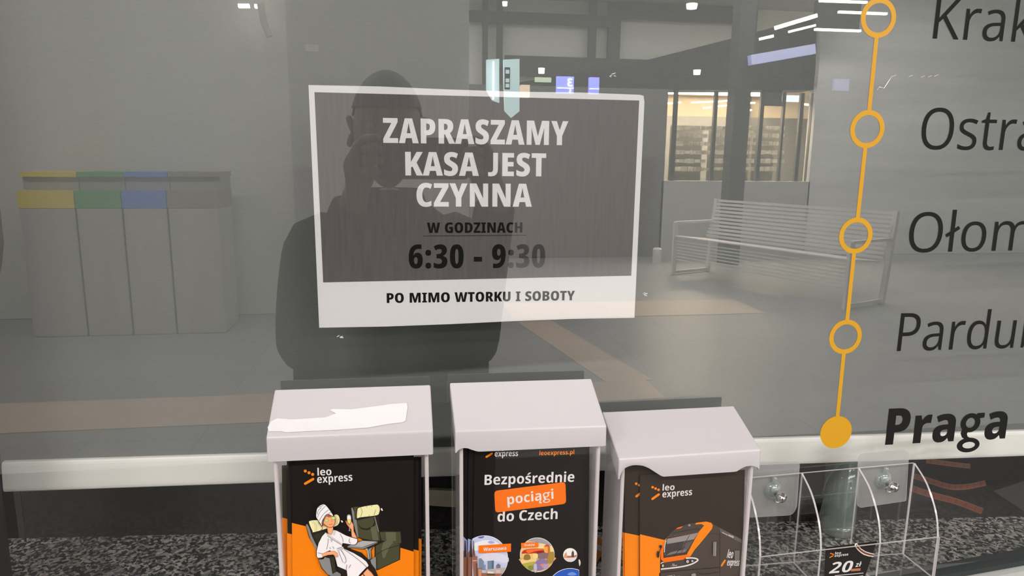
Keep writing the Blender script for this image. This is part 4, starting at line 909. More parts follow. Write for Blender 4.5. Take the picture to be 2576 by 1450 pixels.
for pts, m in (([(390, 330), (480, 290), (600, 260), (760, 280), (860, 360), (700, 350), (520, 420), (400, 430)], P(222, 222, 234)), ([(480, 200), (580, 190), (560, 225), (500, 230)], P(96, 104, 168)), ([(520, 520), (700, 470), (960, 520), (960, 640), (700, 600), (500, 620)], P(206, 206, 220)), ([(640, 290), (700, 270), (760, 300), (690, 320)], P(160, 166, 206))):
    q.poly(within(pts, C1, R1 - 9), m, 3, z=ZC)
for pts, m in (([(490, 565), (530, 560), (575, 610), (575, 760), (490, 740)], P(118, 132, 152)), ([(575, 665), (605, 670), (605, 760), (575, 760)], P(130, 140, 160)), ([(638, 605), (740, 596), (740, 815), (638, 815)], P(112, 130, 150)), ([(705, 600), (740, 596), (740, 815), (705, 815)], P(88, 104, 124)), ([(780, 680), (815, 645), (850, 670), (850, 750), (780, 750)], P(110, 112, 126)),
               ([(610, 745), (960, 720), (960, 760), (900, 830), (840, 900), (610, 900)], P(176, 166, 160)), ([(640, 775), (740, 790), (735, 820), (640, 820)], P(214, 220, 226)), ([(780, 755), (850, 750), (845, 800), (780, 805)], P(206, 182, 166)), ([(520, 800), (900, 830), (840, 900), (520, 900)], P(150, 96, 78)), ([(620, 820), (760, 815), (760, 840), (620, 838)], P(70, 78, 60))):
    q.poly(within(pts, C1, R1 - 9), m, z=ZC)
br_ = P(148, 98, 78)
for pts, m in (([(384, 520), (465, 520), (470, 640), (470, 720), (540, 720), (530, 960), (384, 960)], br_), ([(384, 480), (430, 480), (432, 530), (384, 530)], P(120, 80, 64)), ([(394, 390), (415, 400), (425, 480), (386, 480)], P(96, 68, 60)), ([(400, 265), (408, 265), (414, 395), (395, 395)], P(70, 56, 56)), ([(384, 590), (466, 585), (466, 600), (384, 606)], P(200, 170, 150)), ([(440, 640), (470, 640), (470, 960), (440, 960)], P(110, 72, 58)), ([(480, 735), (535, 735), (530, 960), (480, 960)], P(190, 136, 104))):
    q.poly(within(pts, C1, R1 - 6), m, z=ZC)
q.build('round_picture', lf)
q = Print(pl); q.k = 30; q.poly([(490, 342), (1026, 306), (1022, 443), (490, 468)], M_ORANGE2, z=ZC); q.text('Warszawa', 'E', (566, 432), (945, 410), 58, M_WHITE, z=ZC); q.build('name_tag', lf)
C2, R2 = (1463, 506), 288
q = Print(pl); q.k = 2; q.disc(C2, R2, R2, P(232, 216, 190), z=ZC); q.disc(C2, R2 - 8, R2 - 8, P(222, 186, 128), z=ZC)
for pts, m in (([(1300, 260), (1460, 225), (1640, 270), (1740, 380), (1600, 330), (1420, 290)], P(150, 150, 168)), ([(1480, 320), (1700, 360), (1745, 470), (1640, 420), (1480, 400)], P(236, 206, 150)), ([(1180, 560), (1750, 540), (1740, 640), (1600, 760), (1300, 740), (1200, 660)], P(206, 160, 110)), ([(1180, 590), (1420, 560), (1440, 640), (1220, 700)], P(226, 196, 140))):
    q.poly(within(pts, C2, R2 - 8), m, 3, z=ZC)
for pts, m in (([(1215, 450), (1290, 410), (1560, 400), (1580, 470), (1460, 480), (1330, 485), (1215, 490)], P(186, 50, 34)), ([(1280, 420), (1540, 405), (1560, 425), (1420, 440), (1320, 480)], P(230, 110, 50)), ([(1215, 485), (1330, 485), (1460, 480), (1465, 560), (1230, 570)], P(238, 188, 116)), ([(1460, 440), (1580, 440), (1620, 500), (1460, 490)], P(140, 36, 30)), ([(1580, 360), (1665, 360), (1665, 470), (1580, 460)], P(236, 160, 70)), ([(1640, 360), (1670, 360), (1670, 480), (1640, 470)], P(190, 104, 40)), ([(1575, 362), (1625, 325), (1672, 362)], P(200, 84, 36)), ([(1470, 480), (1640, 470), (1620, 560), (1470, 560)], P(130, 104, 108)), ([(1395, 490), (1465, 482), (1465, 560), (1395, 560)], P(246, 204, 132)),
               ([(1250, 500), (1320, 490), (1350, 540), (1330, 580), (1240, 580)], P(140, 110, 50)), ([(1650, 480), (1735, 450), (1750, 560), (1700, 640), (1620, 620)], P(160, 130, 62)), ([(1450, 600), (1560, 560), (1640, 640), (1560, 740), (1450, 760), (1380, 720)], P(134, 116, 160)), ([(1220, 650), (1420, 610), (1360, 680), (1250, 700)], P(168, 166, 66)), ([(1310, 700), (1350, 670), (1390, 710), (1370, 760), (1320, 755)], P(120, 140, 60)), ([(1500, 660), (1600, 640), (1560, 700)], P(210, 130, 100)), ([(1400, 660), (1450, 650), (1450, 780), (1410, 780)], P(180, 180, 190)), ([(1530, 690), (1640, 640), (1600, 730)], P(160, 150, 200))):
    q.poly(within(pts, C2, R2 - 8), m, 2, z=ZC)
q.build('round_picture', lf)
q = Print(pl); q.k = 32; q.poly([(1190, 297), (1478, 284), (1478, 363), (1192, 376)], M_ORANGE2, z=ZC); q.text('Kraków', 'E', (1248, 350), (1420, 341), 37, M_WHITE, z=ZC); q.build('name_tag', lf)
C3, R3 = (2010, 509), 117
q = Print(pl); q.k = 2; q.disc(C3, R3, R3 - 2, P(236, 226, 220), z=ZC)
for pts, m in (([(1905, 540), (2118, 540), (2100, 600), (2010, 625), (1930, 600)], P(214, 200, 200)), ([(1905, 555), (1920, 490), (1945, 460), (1960, 520), (2030, 520), (2035, 470), (2055, 430), (2072, 470), (2075, 520), (2120, 500), (2122, 540), (2000, 556)], P(176, 112, 84)), ([(2032, 470), (2055, 430), (2073, 470), (2073, 548), (2032, 545)], P(96, 62, 56)), ([(1920, 500), (1945, 462), (1962, 545), (1925, 552)], P(226, 150, 104))):
    q.poly(within(pts, C3, R3 - 6), m, z=ZC)
q.build('round_picture', lf)
q = Print(pl); q.k = 2; q.poly(clip_x([(2010 + 390 * math.cos(a * math.pi / 40), 1118 + 390 * math.sin(a * math.pi / 40)) for a in range(80)], 1500, 2158), P(226, 228, 240), z=ZC); q.poly(clip_x([(2010 + 382 * math.cos(a * math.pi / 40), 1118 + 382 * math.sin(a * math.pi / 40)) for a in range(80)], 1500, 2155), P(40, 86, 178), z=ZC)
q.poly([(1960, 830), (2040, 790), (2120, 830), (2040, 850)], P(110, 140, 200), 3, z=ZC); q.build('round_picture', lf)
q = Print(pl); q.k = 2; q.poly([(2150, 590), (2168, 588), (2184, 640), (2166, 695), (2156, 650)], P(220, 210, 196), 3, z=ZC); q.build('orange_mark', lf)
for k, (x0, x1, lab) in enumerate(((1177, 1460, 'leaflet peeping out left behind the direct trains leaflet'), (1163, 1446, 'rearmost leaflet at the left side of the middle box'), (1206, 1482, 'leaflet peeping out right behind the direct trains leaflet'))):
    o, p_ = sheet_at(y + .0018 * (k + 1), [(x0 + 2, 1120), (x1 + 1, 1110), (x1 - 2, 1450), (x0 - 1, 1450)], 0, M_PBLACK, lab, G2)
    if k < 2:
        q = Print(p_); sh = (0, 22)[k] * 0
        q.poly([(x0, 1348 + 8 * (1 - k)), (x0 + 12, 1360), (x0 + 16, 1540), (x0, 1540)], P(150, 160, 206))
        q.poly([(x0, 1392 - 3 * k), (x0 + 4, 1386), (x0 + 10, 1400), (x0 + 16, 1410), (x0 + 16, 1540), (x0, 1540)], P(140, 94, 76))
        q.poly([(x0 + 6, 1360), (x0 + 8, 1360), (x0 + 11, 1402), (x0 + 4, 1402)], P(70, 52, 50))
        q.build('round_picture', o)

# right box
G3 = 'leaflets in the right box'
y = y3 + .0012
Z3 = (1500, 980, 3.085)
lf, pl = sheet_at(y, [(1610, 1196), (1874, 1183), (1866, 1450), (1609, 1450)], 0, M_PBROWN, 'front dark brown leaflet with an orange and black train, in the right box', G3)
logo('logo', lf, pl, Z3, [(437, 760), (460, 770), (483, 780)], 10, [(436, 850), (484, 816)], 18, ((513, 786), (606, 781)), ((512, 840), (742, 820)), 47, 51)
ZT = (1560, 1280, 7.576)
def train(root, pl):
    q = Print(pl); q.k = 2; z = ZT; A = lambda p_, m, s=0: q.poly(p_, m, s, z=z)
    og, og2, bk, bd, g1, g2, wt = M_ORANGE, M_ORANGE2, P(74, 66, 60), P(50, 42, 38), P(142, 136, 134), P(118, 112, 110), M_WHITE
    A([(380, 492), (850, 602), (850, 1400), (380, 1400)], og)
    A([(740, 1400), (742, 1240), (765, 1210), (760, 1160), (762, 950), (775, 830), (812, 690), (870, 545), (960, 450), (1060, 365), (1180, 310), (1300, 278), (1440, 255), (1640, 238), (1740, 268), (1860, 335), (2100, 460), (2318, 575), (2316, 1400)], bd)
    A([(775, 1400), (775, 960), (826, 700), (880, 560), (970, 460), (1070, 375), (1300, 288), (1640, 248), (1760, 290), (1860, 345), (2316, 590), (2314, 1400)], bk)
    A([(1890, 365), (2316, 590), (2316, 660), (1905, 450)], P(98, 90, 84))
    q.line([(1895, 400), (1900, 1280)], 10, bd, z=z); q.line([(1690, 500), (1760, 480), (1890, 490)], 7, bd, z=z, sm=4)
    A([(1425, 302), (1450, 268), (1640, 246), (1735, 270), (1764, 318), (1745, 390), (1680, 470), (1500, 690), (1420, 780), (1335, 915), (1250, 935), (1200, 972), (840, 1026), (775, 962), (775, 830), (800, 720), (850, 590), (900, 545), (1490, 450), (1600, 322), (1545, 292), (1470, 300)], og)
    A([(775, 962), (775, 830), (800, 720), (840, 610), (850, 940), (1270, 872), (1335, 915), (1250, 935), (1200, 972), (840, 1026)], og2)
    A([(822, 940), (822, 800), (850, 640), (890, 548), (1492, 450), (1420, 580), (1265, 872)], bd); A([(835, 925), (838, 800), (862, 650), (895, 562), (1475, 466), (1405, 590), (1255, 862)], P(66, 60, 57))
    A([(888, 576), (1484, 456), (1402, 584), (890, 672)], g1); A([(872, 890), (955, 832), (1095, 795), (1065, 850)], g2); A([(1070, 850), (1110, 800), (1275, 765), (1240, 825)], g2); A([(1215, 620), (1400, 590), (1290, 770), (1165, 780)], P(92, 86, 84))
    q.line([(1320, 500), (1250, 620), (1165, 830)], 9, bd, z=z); q.line([(1235, 720), (1100, 800), (1020, 910)], 9, bd, z=z); q.line([(1190, 660), (1400, 590)], 6, bd, z=z)
    q.line([(870, 600), (845, 700), (838, 830)], 14, wt, z=z, sm=4); q.disc((850, 862), 9, 9, g1, z=z)
    A([(1052, 388), (1090, 355), (1192, 328), (1150, 368)], og2); q.disc((1312, 311), 24, 22, g1, z=z)
    q.line([(1000, 470), (1300, 400), (1500, 375)], 6, bd, z=z, sm=3)
    q.line([(770, 1146), (1000, 1122), (1200, 1092), (1340, 1055), (1440, 1005), (1474, 968), (1430, 942), (1350, 932), (1245, 938)], 26, wt, z=z, sm=4)
    q.disc((1275, 1000), 42, 42, bd, z=z); q.disc((1278, 1000), 28, 30, P(176, 170, 166), z=z); q.disc((1366, 990), 32, 30, bd, z=z); q.disc((1368, 990), 21, 20, P(186, 180, 176), z=z)
    q.line([(768, 1040), (790, 1020), (822, 1016)], 16, wt, z=z, sm=3); q.disc((804, 1078), 27, 44, bd, z=z); q.disc((806, 1078), 17, 28, P(190, 184, 180), z=z)
    q.disc((764, 712), 27, 30, bd, z=z); q.line([(770, 735), (745, 800), (730, 850)], 16, bd, z=z, sm=3); q.disc((715, 862), 25, 66, bd, z=z)
    A([(1762, 622), (1818, 624), (1812, 892), (1756, 888)], P(120, 113, 110)); A([(1808, 624), (1818, 624), (1812, 892), (1803, 890)], P(168, 160, 156)); A([(2166, 785), (2266, 790), (2258, 978), (2170, 970)], P(106, 99, 95))
    q.line([(775, 1200), (1200, 1160), (1880, 1105)], 9, bd, z=z); q.line([(1450, 1180), (1560, 1235), (1880, 1190)], 8, bd, z=z, sm=3)
    A([(860, 1300), (880, 1262), (1030, 1245), (1035, 1400), (860, 1400)], P(140, 133, 130)); A([(1045, 1290), (1060, 1265), (1130, 1258), (1140, 1400), (1045, 1400)], P(120, 114, 110)); A([(1345, 1240), (1370, 1222), (1420, 1220), (1436, 1260), (1360, 1300), (1345, 1400)], P(140, 133, 130)); q.disc((895, 1300), 30, 36, bd, z=z); q.disc((1000, 1280), 24, 28, bd, z=z)
    A([(2170, 1280), (2315, 1270), (2315, 1400), (2100, 1400)], og)
    q.text('leo', 'E', (982, 1050), (1022, 1046), 18, wt, z=z); q.text('express', 'E', (982, 1078), (1068, 1070), 20, wt, z=z); q.line([(955, 1082), (970, 1072)], 7, og, z=z)
    q.text('powered by', 'E', (1925, 442), (2022, 494), 22, wt, z=z); q.text('renfe', 'E', (2034, 496), (2132, 544), 42, wt, z=z, shear=.15)
    q.build('picture', root)
    logo('logo', root, pl, z, [(1935, 797), (1968, 848), (1998, 896)], 16, [(1934, 1086), (1996, 990)], 34, ((2030, 938), (2140, 946)), ((2030, 1086), (2260, 1090)), 155, 128, slope_r=30)
train(lf, pl)
o, p_ = sheet_at(y + .0022, [(1571, 1175), (1834, 1165), (1834, 1450), (1572, 1450)], 0, M_PBROWN, 'leaflet behind the train leaflet, its cut-off logo showing on the left', G3)
bg_orange(p_, o, [(1571, 1341), (1612, 1349), (1850, 1400), (1850, 1560), (1572, 1560)], None) if False else None
q = Print(p_); q.poly([(1571, 1341), (1612, 1349), (1832, 1400), (1830, 1560), (1572, 1560)], M_ORANGE); q.build('orange_field', o)
logo('logo', o, p_, Z3, [(310, 733), (333, 744), (356, 755)], 10, [(312, 830), (358, 796)], 18, ((390, 755), (480, 750)), ((390, 809), (600, 790)), 47, 51)
o, p_ = sheet_at(y + .0036, [(1566, 1172), (1828, 1162), (1828, 1450), (1568, 1450)], 0, M_PBROWN, 'rearmost leaflet at the left side of the right box', G3)
q = Print(p_); q.poly([(1566, 1340), (1612, 1349), (1826, 1400), (1826, 1560), (1568, 1560)], M_ORANGE); q.build('orange_field', o)

# ================================================================== clear card holder hanging on two stick-on hooks
Z4 = (1860, 1080, 3.598)
zp = lambda x, y_: (Z4[0] + x / Z4[2], Z4[1] + y_ / Z4[2])
YH = -.007
h0, h1 = W(*zp(40, 450), YH), W(*zp(1585, 310), YH)
ztop = (h0.z + h1.z) / 2
hold = thing('card_holder', ((h0.x + h1.x) / 2, -.03, .885), 'clear three-pocket card holder hanging on hooks beside the right leaflet box', 'card holder')
mb = MB(); mb.prism([Vector((h0.x, YH, .90)), Vector((h1.x, YH, .90)), Vector((h1.x, YH, h1.z)), Vector((h0.x, YH, h0.z))], (0, .002, 0), M_ACR, M_ACRE); mb.build('back_panel', hold)
# profile of a divider: where its rounded front edge stands out from the back, taken from the right end
prof_px = [(1585, 310), (1690, 480), (1760, 680), (1790, 830), (1795, 972)]
def depth_on_x(px, py, x):
    lo, hi = -.12, -.004
    for _ in range(40):
        m_ = (lo + hi) / 2
        if W(px, py, m_).x > x: hi = m_
        else: lo = m_
    # sight lines move right with depth, so step towards the camera until x matches
    return (lo + hi) / 2
prof = []
for i, (x, y_) in enumerate(prof_px):
    X, Y = zp(x, y_); yy = YH
    best = min((abs(W(X, Y, -k * .0005).x - h1.x), -k * .0005) for k in range(14, 180))[1] if i else YH
    prof.append((best, W(X, Y, best).z))
yfr = prof[-1][0]
prof = smooth_loop([(a, b, 0) for a, b in prof], 6, closed=False)
for f in (0, 1 / 3, 2 / 3, 1):
    X = h0.x + (h1.x - h0.x) * f; dz = (h0.z - h1.z) * (1 - f)
    lp_ = [Vector((X - .001, p.x, p.y + dz)) for p in prof] + [Vector((X - .001, yfr, .90)), Vector((X - .001, YH, .90))]
    mb = MB(); mb.prism(lp_, (.002, 0, 0), M_ACR, M_ACRE); mb.build('divider', hold)
fz0, fz1 = W(*zp(215, 1150), yfr).z, W(*zp(1800, 972), yfr).z
mb = MB(); mb.prism([Vector((h0.x, yfr, .90)), Vector((h1.x + .001, yfr, .90)), Vector((h1.x + .001, yfr, fz1)), Vector((h0.x, yfr, fz0))], (0, -.002, 0), M_ACR, M_ACRE); mb.build('front_panel', hold)
mb = MB(); mb.box(((h0.x + h1.x) / 2, (YH + yfr) / 2, .8985), (h1.x - h0.x, YH - yfr, .002), M_ACR); mb.build('floor_panel', hold)

# voucher card in the middle pocket
yc = yfr + .004
PC = Plane((0, yc, 0), (0, 1, 0))
ZV = (2040, 1350, 11.71)
zv = lambda x, y_: (ZV[0] + x / ZV[2], ZV[1] + y_ / ZV[2])
cl = [PC.hit(*zv(*p)) for p in ((440, 335), (1945, 155), (1600, 1171), (400, 1171))]
def down(a, b, z): return b + (b - a) * ((z - b.z) / (b.z - a.z))
mb = MB(); mb.prism([cl[0], cl[1], down(cl[1], cl[2], .905), down(cl[0], cl[3], .905)][::-1], (0, .0006, 0), M_PBLACK)
card = tag(mb.build('voucher_card'), 'black 20 zł voucher card standing in the middle pocket of the clear holder', 'voucher card')
q = Print(PC); q.k = 2
q.poly([(1290, 215)] + [(1290, 290), (1380, 410), (1470, 490), (1560, 545), (1700, 590), (1840, 605), (1856, 515), (1720, 480), (1600, 440), (1490, 370), (1410, 285), (1350, 200)], P(236, 216, 206), z=ZV)
q.poly([(1318, 250), (1330, 310), (1400, 395), (1490, 470), (1580, 520), (1710, 562), (1843, 580), (1850, 540), (1720, 507), (1590, 465), (1475, 392), (1390, 300), (1355, 235)], RB, z=ZV)
for t in range(9):
    a = (1345 + t * 55, 275 + 33 * t * (1.75 - t * .095)); q.line([(a[0] - 12, a[1] + 22), (a[0] + 16, a[1] - 18)], 12, RBD, z=ZV); q.k -= 1
q.k += 1; q.build('track_print', card)
q = Print(PC); q.k = 2
q.line([(565, 497), (680, 536)], 26, M_ORANGE, z=ZV); q.line([(540, 630), (662, 566)], 28, M_ORANGE, z=ZV)
q.text('leo', 'E', (705, 532), (882, 516), 68, M_WHITE, z=ZV, shear=.1); q.text('express', 'E', (690, 606), (1092, 560), 70, M_WHITE, z=ZV, shear=.1); q.build('logo', card)
q = Print(PC); q.k = 2; q.text('20', 'E', (525, 1098), (1165, 1042), 320, M_WHITE, z=ZV, shear=.28); q.text('zł', 'E', (1305, 905), (1470, 885), 138, M_WHITE, z=ZV, shear=.2); q.build('price', card)
q = Print(PC); q.k = 2; q.poly([(1155, 962), (1465, 938), (1455, 1012), (1178, 1032)], pbr('dull_orange', (.5, .17, .05), rough=.5), z=ZV); q.line([(700, 1160), (1545, 1080)], 22, P(190, 184, 184), z=ZV); q.poly([(1200, 1200), (1530, 1150), (1545, 1230), (1190, 1300)], P(206, 214, 214), z=ZV); q.build('small_print', card)

# stick-on hooks
for (pad, cx, cy, lab) in (([(110, 300), (520, 290), (545, 312), (520, 700), (490, 760), (450, 780), (90, 800), (100, 330)], 300, 530, 'clear stick-on hook with a chrome knob beside the right leaflet box'),
                           ([(1072, 260), (1095, 222), (1480, 184), (1528, 205), (1530, 260), (1508, 650), (1090, 712), (1064, 690)], 1300, 440, 'clear stick-on hook with a chrome knob at the right end of the card holder')):
    c = W(*zp(cx, cy), -.001)
    hk = thing('adhesive_hook', (c.x, -.0002, c.z), lab, 'hook', 'stick-on hooks on the glass')
    P3 = round_poly([W(*zp(*p), -.0004) for p in pad], .002, 3)
    mb = MB(); mb.prism(P3, (0, -.0005, 0), M_PAD, M_ACRE); mb.build('pad', hk)
    c = W(*zp(cx, cy + 20), -.001)
    mb = MB(); rot = Matrix.Rotation(math.radians(90), 3, 'X')
    def lat(prof, mat, name, cen):
        m_ = MB(); m_.lathe((0, 0, 0), prof, mat, n=24); m_.v = [rot @ v + cen for v in m_.v]; return m_.build(name, hk, smooth=True)
    lat([(.0095, 0), (.0095, .0018), (.0075, .0036), (.005, .0055), (0, .006)], M_JELLY, 'boss', c)
    mb.tube([c + Vector((-.0005, -.001, .002)), c + Vector((-.0008, -.0025, .009)), c + Vector((-.0006, -.004, .0145)), c + Vector((-.0006, -.0055, .0152))], [.0022, .0022, .0024, .0018], M_JELLY, n=10); mb.build('hook_tongue', hk, smooth=True)
    lat([(.0034, .003), (.0034, .012), (.005, .0125), (.0058, .0145), (.005, .017), (.003, .018), (.0024, .0195), (0, .02)], M_STEEL, 'knob', c + Vector((.0015, 0, -.001)))
    mb = MB(); cc_ = c + Vector((.0015, -.010, -.0055))
    mb.tube([cc_ + Vector((.0048 * math.cos(a), -.0012 * math.sin(a), .0042 * math.sin(a))) for a in [k * math.pi / 12 for k in range(24)]], .0009, M_STEEL, n=6, closed=True); mb.build('ring', hk, smooth=True)

# ================================================================== the station hall in front of the window (seen mirrored in the pane)
def hall_floor():
    m = bpy.data.materials.new('hall_floor_tiles'); m.use_nodes = True; nt = m.node_tree; b = nt.nodes['Principled BSDF']; L = nt.links.new
    tc = node(nt, 'ShaderNodeTexCoord'); bk = node(nt, 'ShaderNodeTexBrick'); bk.offset = 0
    bk.inputs['Scale'].default_value = 1; bk.inputs['Brick Width'].default_value = .6; bk.inputs['Row Height'].default_value = .6; bk.inputs['Mortar Size'].default_value = .004
    for i, c in (('Color1', (.33, .335, .33)), ('Color2', (.30, .305, .305)), ('Mortar', (.2, .2, .2))): bk.inputs[i].default_value = (*c, 1)
    L(tc.outputs['Object'], bk.inputs['Vector']); L(bk.outputs[0], b.inputs['Base Color']); b.inputs['Roughness'].default_value = .35
    return m
M_FLOOR = hall_floor()
M_BAND = pbr('beige_floor_tile', (.58, .47, .37), rough=.35, noise=.05, nscale=3)
M_HALL = pbr('hall_wall_grey', (.40, .40, .385), rough=.8)
M_CEIL = pbr('hall_ceiling', (.34, .34, .33), rough=.9)
M_MULL = pbr('dark_mullion', (.06, .06, .058), rough=.6)
M_SOFFIT = pbr('dark_soffit', (.04, .04, .039), rough=.8)
M_FLOOR_DIM = pbr('added_dark_floor', (.045, .045, .045), rough=.6)  # dark floor strip added to dim what the lower pane mirrors
mb = MB(); mb.box((3, -7.53, FL - .03), (20, 15.0, .06), M_FLOOR); struct(mb, 'floor')
for nm, loop in (('trim_1', [(-7, -4.06), (1.70, -4.06), (1.70, -3.53), (-7, -3.53)]), ('trim_2', [(1.04, -6.0), (1.39, -6.0), (1.75, -4.061), (1.39, -4.061)]), ('trim_4', [(-7, -2.96), (6, -2.96), (6, -.04), (-7, -.04)]), ('trim_3', [(1.02, -6.91), (3.74, -6.87), (3.74, -6.13), (1.02, -6.11)])):
    mb = MB(); mb.prism([Vector((x, y_, FL)) for x, y_ in loop], (0, 0, .003), M_FLOOR_DIM if nm == 'trim_4' else M_BAND); struct(mb, nm)
mb = MB(); mb.box((3, -7.53, 4.33), (20, 15.0, .1), M_CEIL); struct(mb, 'ceiling')
# plain wall on the left, glazed far wall
a, b = MIR(-900, 400, 6.6), MIR(735, 400, 6.6); c = MIR(1180, 400, 6.6)
mb = MB(); mb.box(((b.x + c.x) / 2, -6.7, 2.01), (c.x - b.x, .2, 4.54), pbr('grey_hall_wall', (.52, .52, .50), rough=.8)); struct(mb, 'wall_middle')
mb = MB(); mb.box(((a.x + b.x) / 2, -6.7, 2.01), (b.x - a.x, .2, 4.54), pbr('pale_hall_wall', (.70, .70, .665), rough=.8)); struct(mb, 'wall_left')
a, b = MIR(600, 400, 13), MIR(2700, 400, 13)
mb = MB(); mb.box(((a.x + b.x) / 2, -13.1, 2.01), (b.x - a.x, .2, 4.54), pbr('far_wall_pale', (.78, .79, .75), rough=.8)); struct(mb, 'wall_far')
far = thing('window_2', MIR(1500, 300, 12.9), 'far glazed hall wall with dark uprights', 'window', kind='structure')
for px, wpx in ((1220, 12), (1256, 14), (1486, 18), (1540, 30), (1880, 24)):
    a = MIR(px, 200, 12.85); w_ = wpx * 13.5 / FPX
    mb = MB(); mb.box((a.x, -12.85, 2.01), (w_, .12, 4.54), M_MULL); mb.build('window_mullion', far)
for x0, x1, y0, y1 in ((1560, 1870, 22, 48), (1180, 1560, 42, 54), (1270, 1900, 160, 190)):
    a, b = MIR(x0, y1, 12.83), MIR(x1, y0, 12.83); mb = MB(); mb.box(((a.x + b.x) / 2, -12.83, (a.z + b.z) / 2), (b.x - a.x, .1, b.z - a.z), M_MULL); mb.build('window_transom', far)
# dark canopy over the shop with a rising edge
D = 10.6
mb = MB(); mb.prism([MIR(*q, D) for q in ((1180, 226), (1560, 168), (1860, 92), (2052, 40), (2052, 226))], (0, -.5, 0), M_SOFFIT); struct(mb, 'canopy')
# low wall under the shop glazing, and column
mb = MB(); a, b = MIR(1665, 455, 10.5), MIR(2025, 608, 10.5); mb.box(((a.x + b.x) / 2, -10.6, (a.z + FL) / 2), (b.x - a.x, .2, a.z - FL), pbr('low_wall_pale', (.55, .55, .53), rough=.8)); struct(mb, 'wall_shop_base')
a, b = MIR(2035, 455, 10.5), MIR(2700, 608, 10.5)
mb = MB(); mb.box(((a.x + b.x) / 2, -10.6, 2.01), (b.x - a.x, .2, 4.54), pbr('hall_wall_mid', (.80, .81, .79), rough=.8, noise=.12, nscale=1.2, stretch=(.15, 1, 3))); struct(mb, 'wall_shop_right')
a, b = MIR(1829, 400, 9.6), MIR(1868, 400, 9.6); mb = MB(); mb.box(((a.x + b.x) / 2, -9.6, 2.01), (b.x - a.x, b.x - a.x, 4.54), M_MULL); struct(mb, 'column')
a, b = MIR(1150, 455, 10.5), MIR(1663, 608, 10.5)
mb = MB(); mb.box(((a.x + b.x) / 2, -10.6, 1.10), (b.x - a.x - .01, .2, 2.72), pbr('shop_wall_dark', (.22, .215, .205), rough=.8)); struct(mb, 'wall_shop_left')
# shop: lit back wall, mullions and shelves
M_WARM = pbr('shop_cream_wall', (.70, .60, .45), rough=.8)
M_SHELF = pbr('shop_goods', (.80, .70, .55), rough=.7, noise=.6, nscale=9)
M_TUBE = lamp_mat('shop_tube', (1, .86, .62), 11)
M_LAMP = lamp_mat('lamp_diffuser', (1, .95, .86), 14)
S0, S1 = MIR(1660, 225, 10.7), MIR(2042, 445, 10.7)
mb = MB(); mb.box(((S0.x + S1.x) / 2, -13.0 + .02, 1.6), (S1.x - S0.x + 2.4, .04, 2.4), M_WARM); struct(mb, 'wall_shop_back')
mb = MB(); mb.box(((S0.x + S1.x) / 2, -12.9, (2.2 + FL) / 2), (S1.x - S0.x + 2.3, .04, 2.2 - FL), pbr('shop_dado_grey', (.13, .13, .125), rough=.8)); struct(mb, 'trim_5')
mb = MB(); mb.box(((S0.x + S1.x) / 2, -11.85, 2.62), (S1.x - S0.x + 1.6, 2.2, .04), M_WARM); struct(mb, 'ceiling_shop')
shop = thing('shop_window', ((S0.x + S1.x) / 2, -10.62, .98), 'brightly lit shop front with dark uprights across the hall', 'shop window')
for px, wpx in ((1664, 8), (1697, 10), (1797, 9), (1852, 24), (1913, 10), (1968, 6), (2012, 10), (2040, 8)):
    a = MIR(px, 330, 10.6); mb = MB(); mb.box((a.x, -10.62, 1.72), (wpx * 11.2 / FPX, .06, 1.5), M_MULL); mb.build('upright', shop)
a, b = MIR(1913, 266, 10.66), MIR(1968, 226, 10.66); mb = MB(); mb.box(((a.x + b.x) / 2, -10.66, (a.z + b.z) / 2), (b.x - a.x, .03, b.z - a.z), pbr('poster_slate', (.07, .09, .1), rough=.5)); mb.build('dark_poster', shop)
for k, (x0, x1) in enumerate(((1700, 1782), (1798, 1842), (1866, 1904), (1912, 1968))):
    a, b = MIR(x0, 330, 11.3), MIR(x1, 330, 11.3); su = thing('shop_shelf', ((a.x + b.x) / 2, -11.4, .9), ('leftmost lit shelf of goods in the shop', 'second lit shelf of goods in the shop, left of the column', 'narrow lit shelf of goods just right of the column', 'rightmost lit shelf of goods in the shop')[k], 'shelf', 'lit shop shelves')
    mb = MB(); mb.box(((a.x + b.x) / 2, -11.55, 1.35), (b.x - a.x, .03, 1.2), pbr('shelf_back', (.10, .10, .09), rough=.7)); mb.build('back', su)
    for j, py in enumerate((322, 341, 361, 383, 405, 425)):
        c = MIR(x0, py, 11.3); mb = MB(); rnd = random.Random(k * 10 + j)
        x = a.x
        while x < b.x - .05:
            w_ = rnd.uniform(.05, .14); h_ = rnd.uniform(.05, .085); mb.box((x + w_ / 2, -11.3, c.z), (w_ * .9, .12, h_), M_SHELF); x += w_
        g_ = mb.build('goods', su); g_['kind'] = 'stuff'
for k, (x0, y0, x1, y1, dd) in enumerate(((1662, 262, 1712, 258, 11.0), (1740, 258, 1795, 256, 12), (1800, 268, 1848, 264, 11.2), (1800, 256, 1848, 252, 12.2), (1870, 260, 1898, 259, 11.2), (1868, 280, 1890, 277, 11), (2018, 262, 2036, 264, 11), (1770, 272, 1790, 270, 11))):
    a, b = MIR(x0, y0, dd), MIR(x1, y1, dd); mb = MB(); mb.bar(a, b, .05, .03, M_TUBE)
    tag(mb.build('shop_lamp'), 'bright warm lamp strip inside the lit shop', 'lamp', 'shop lamps')
mb = MB(); a = MIR(1982, 248, 11); mb.box(a, (.42, .04, .11), lamp_mat('shop_screen', (.75, .9, 1), 5)); tag(mb.build('light_box'), 'small white light box in the shop near its right end', 'light box')
sl = bpy.data.lights.new('shop_light', 'AREA'); sl.shape = 'RECTANGLE'; sl.size = 2.6; sl.size_y = 1.4; sl.energy = 1300; sl.color = (1, .82, .58)
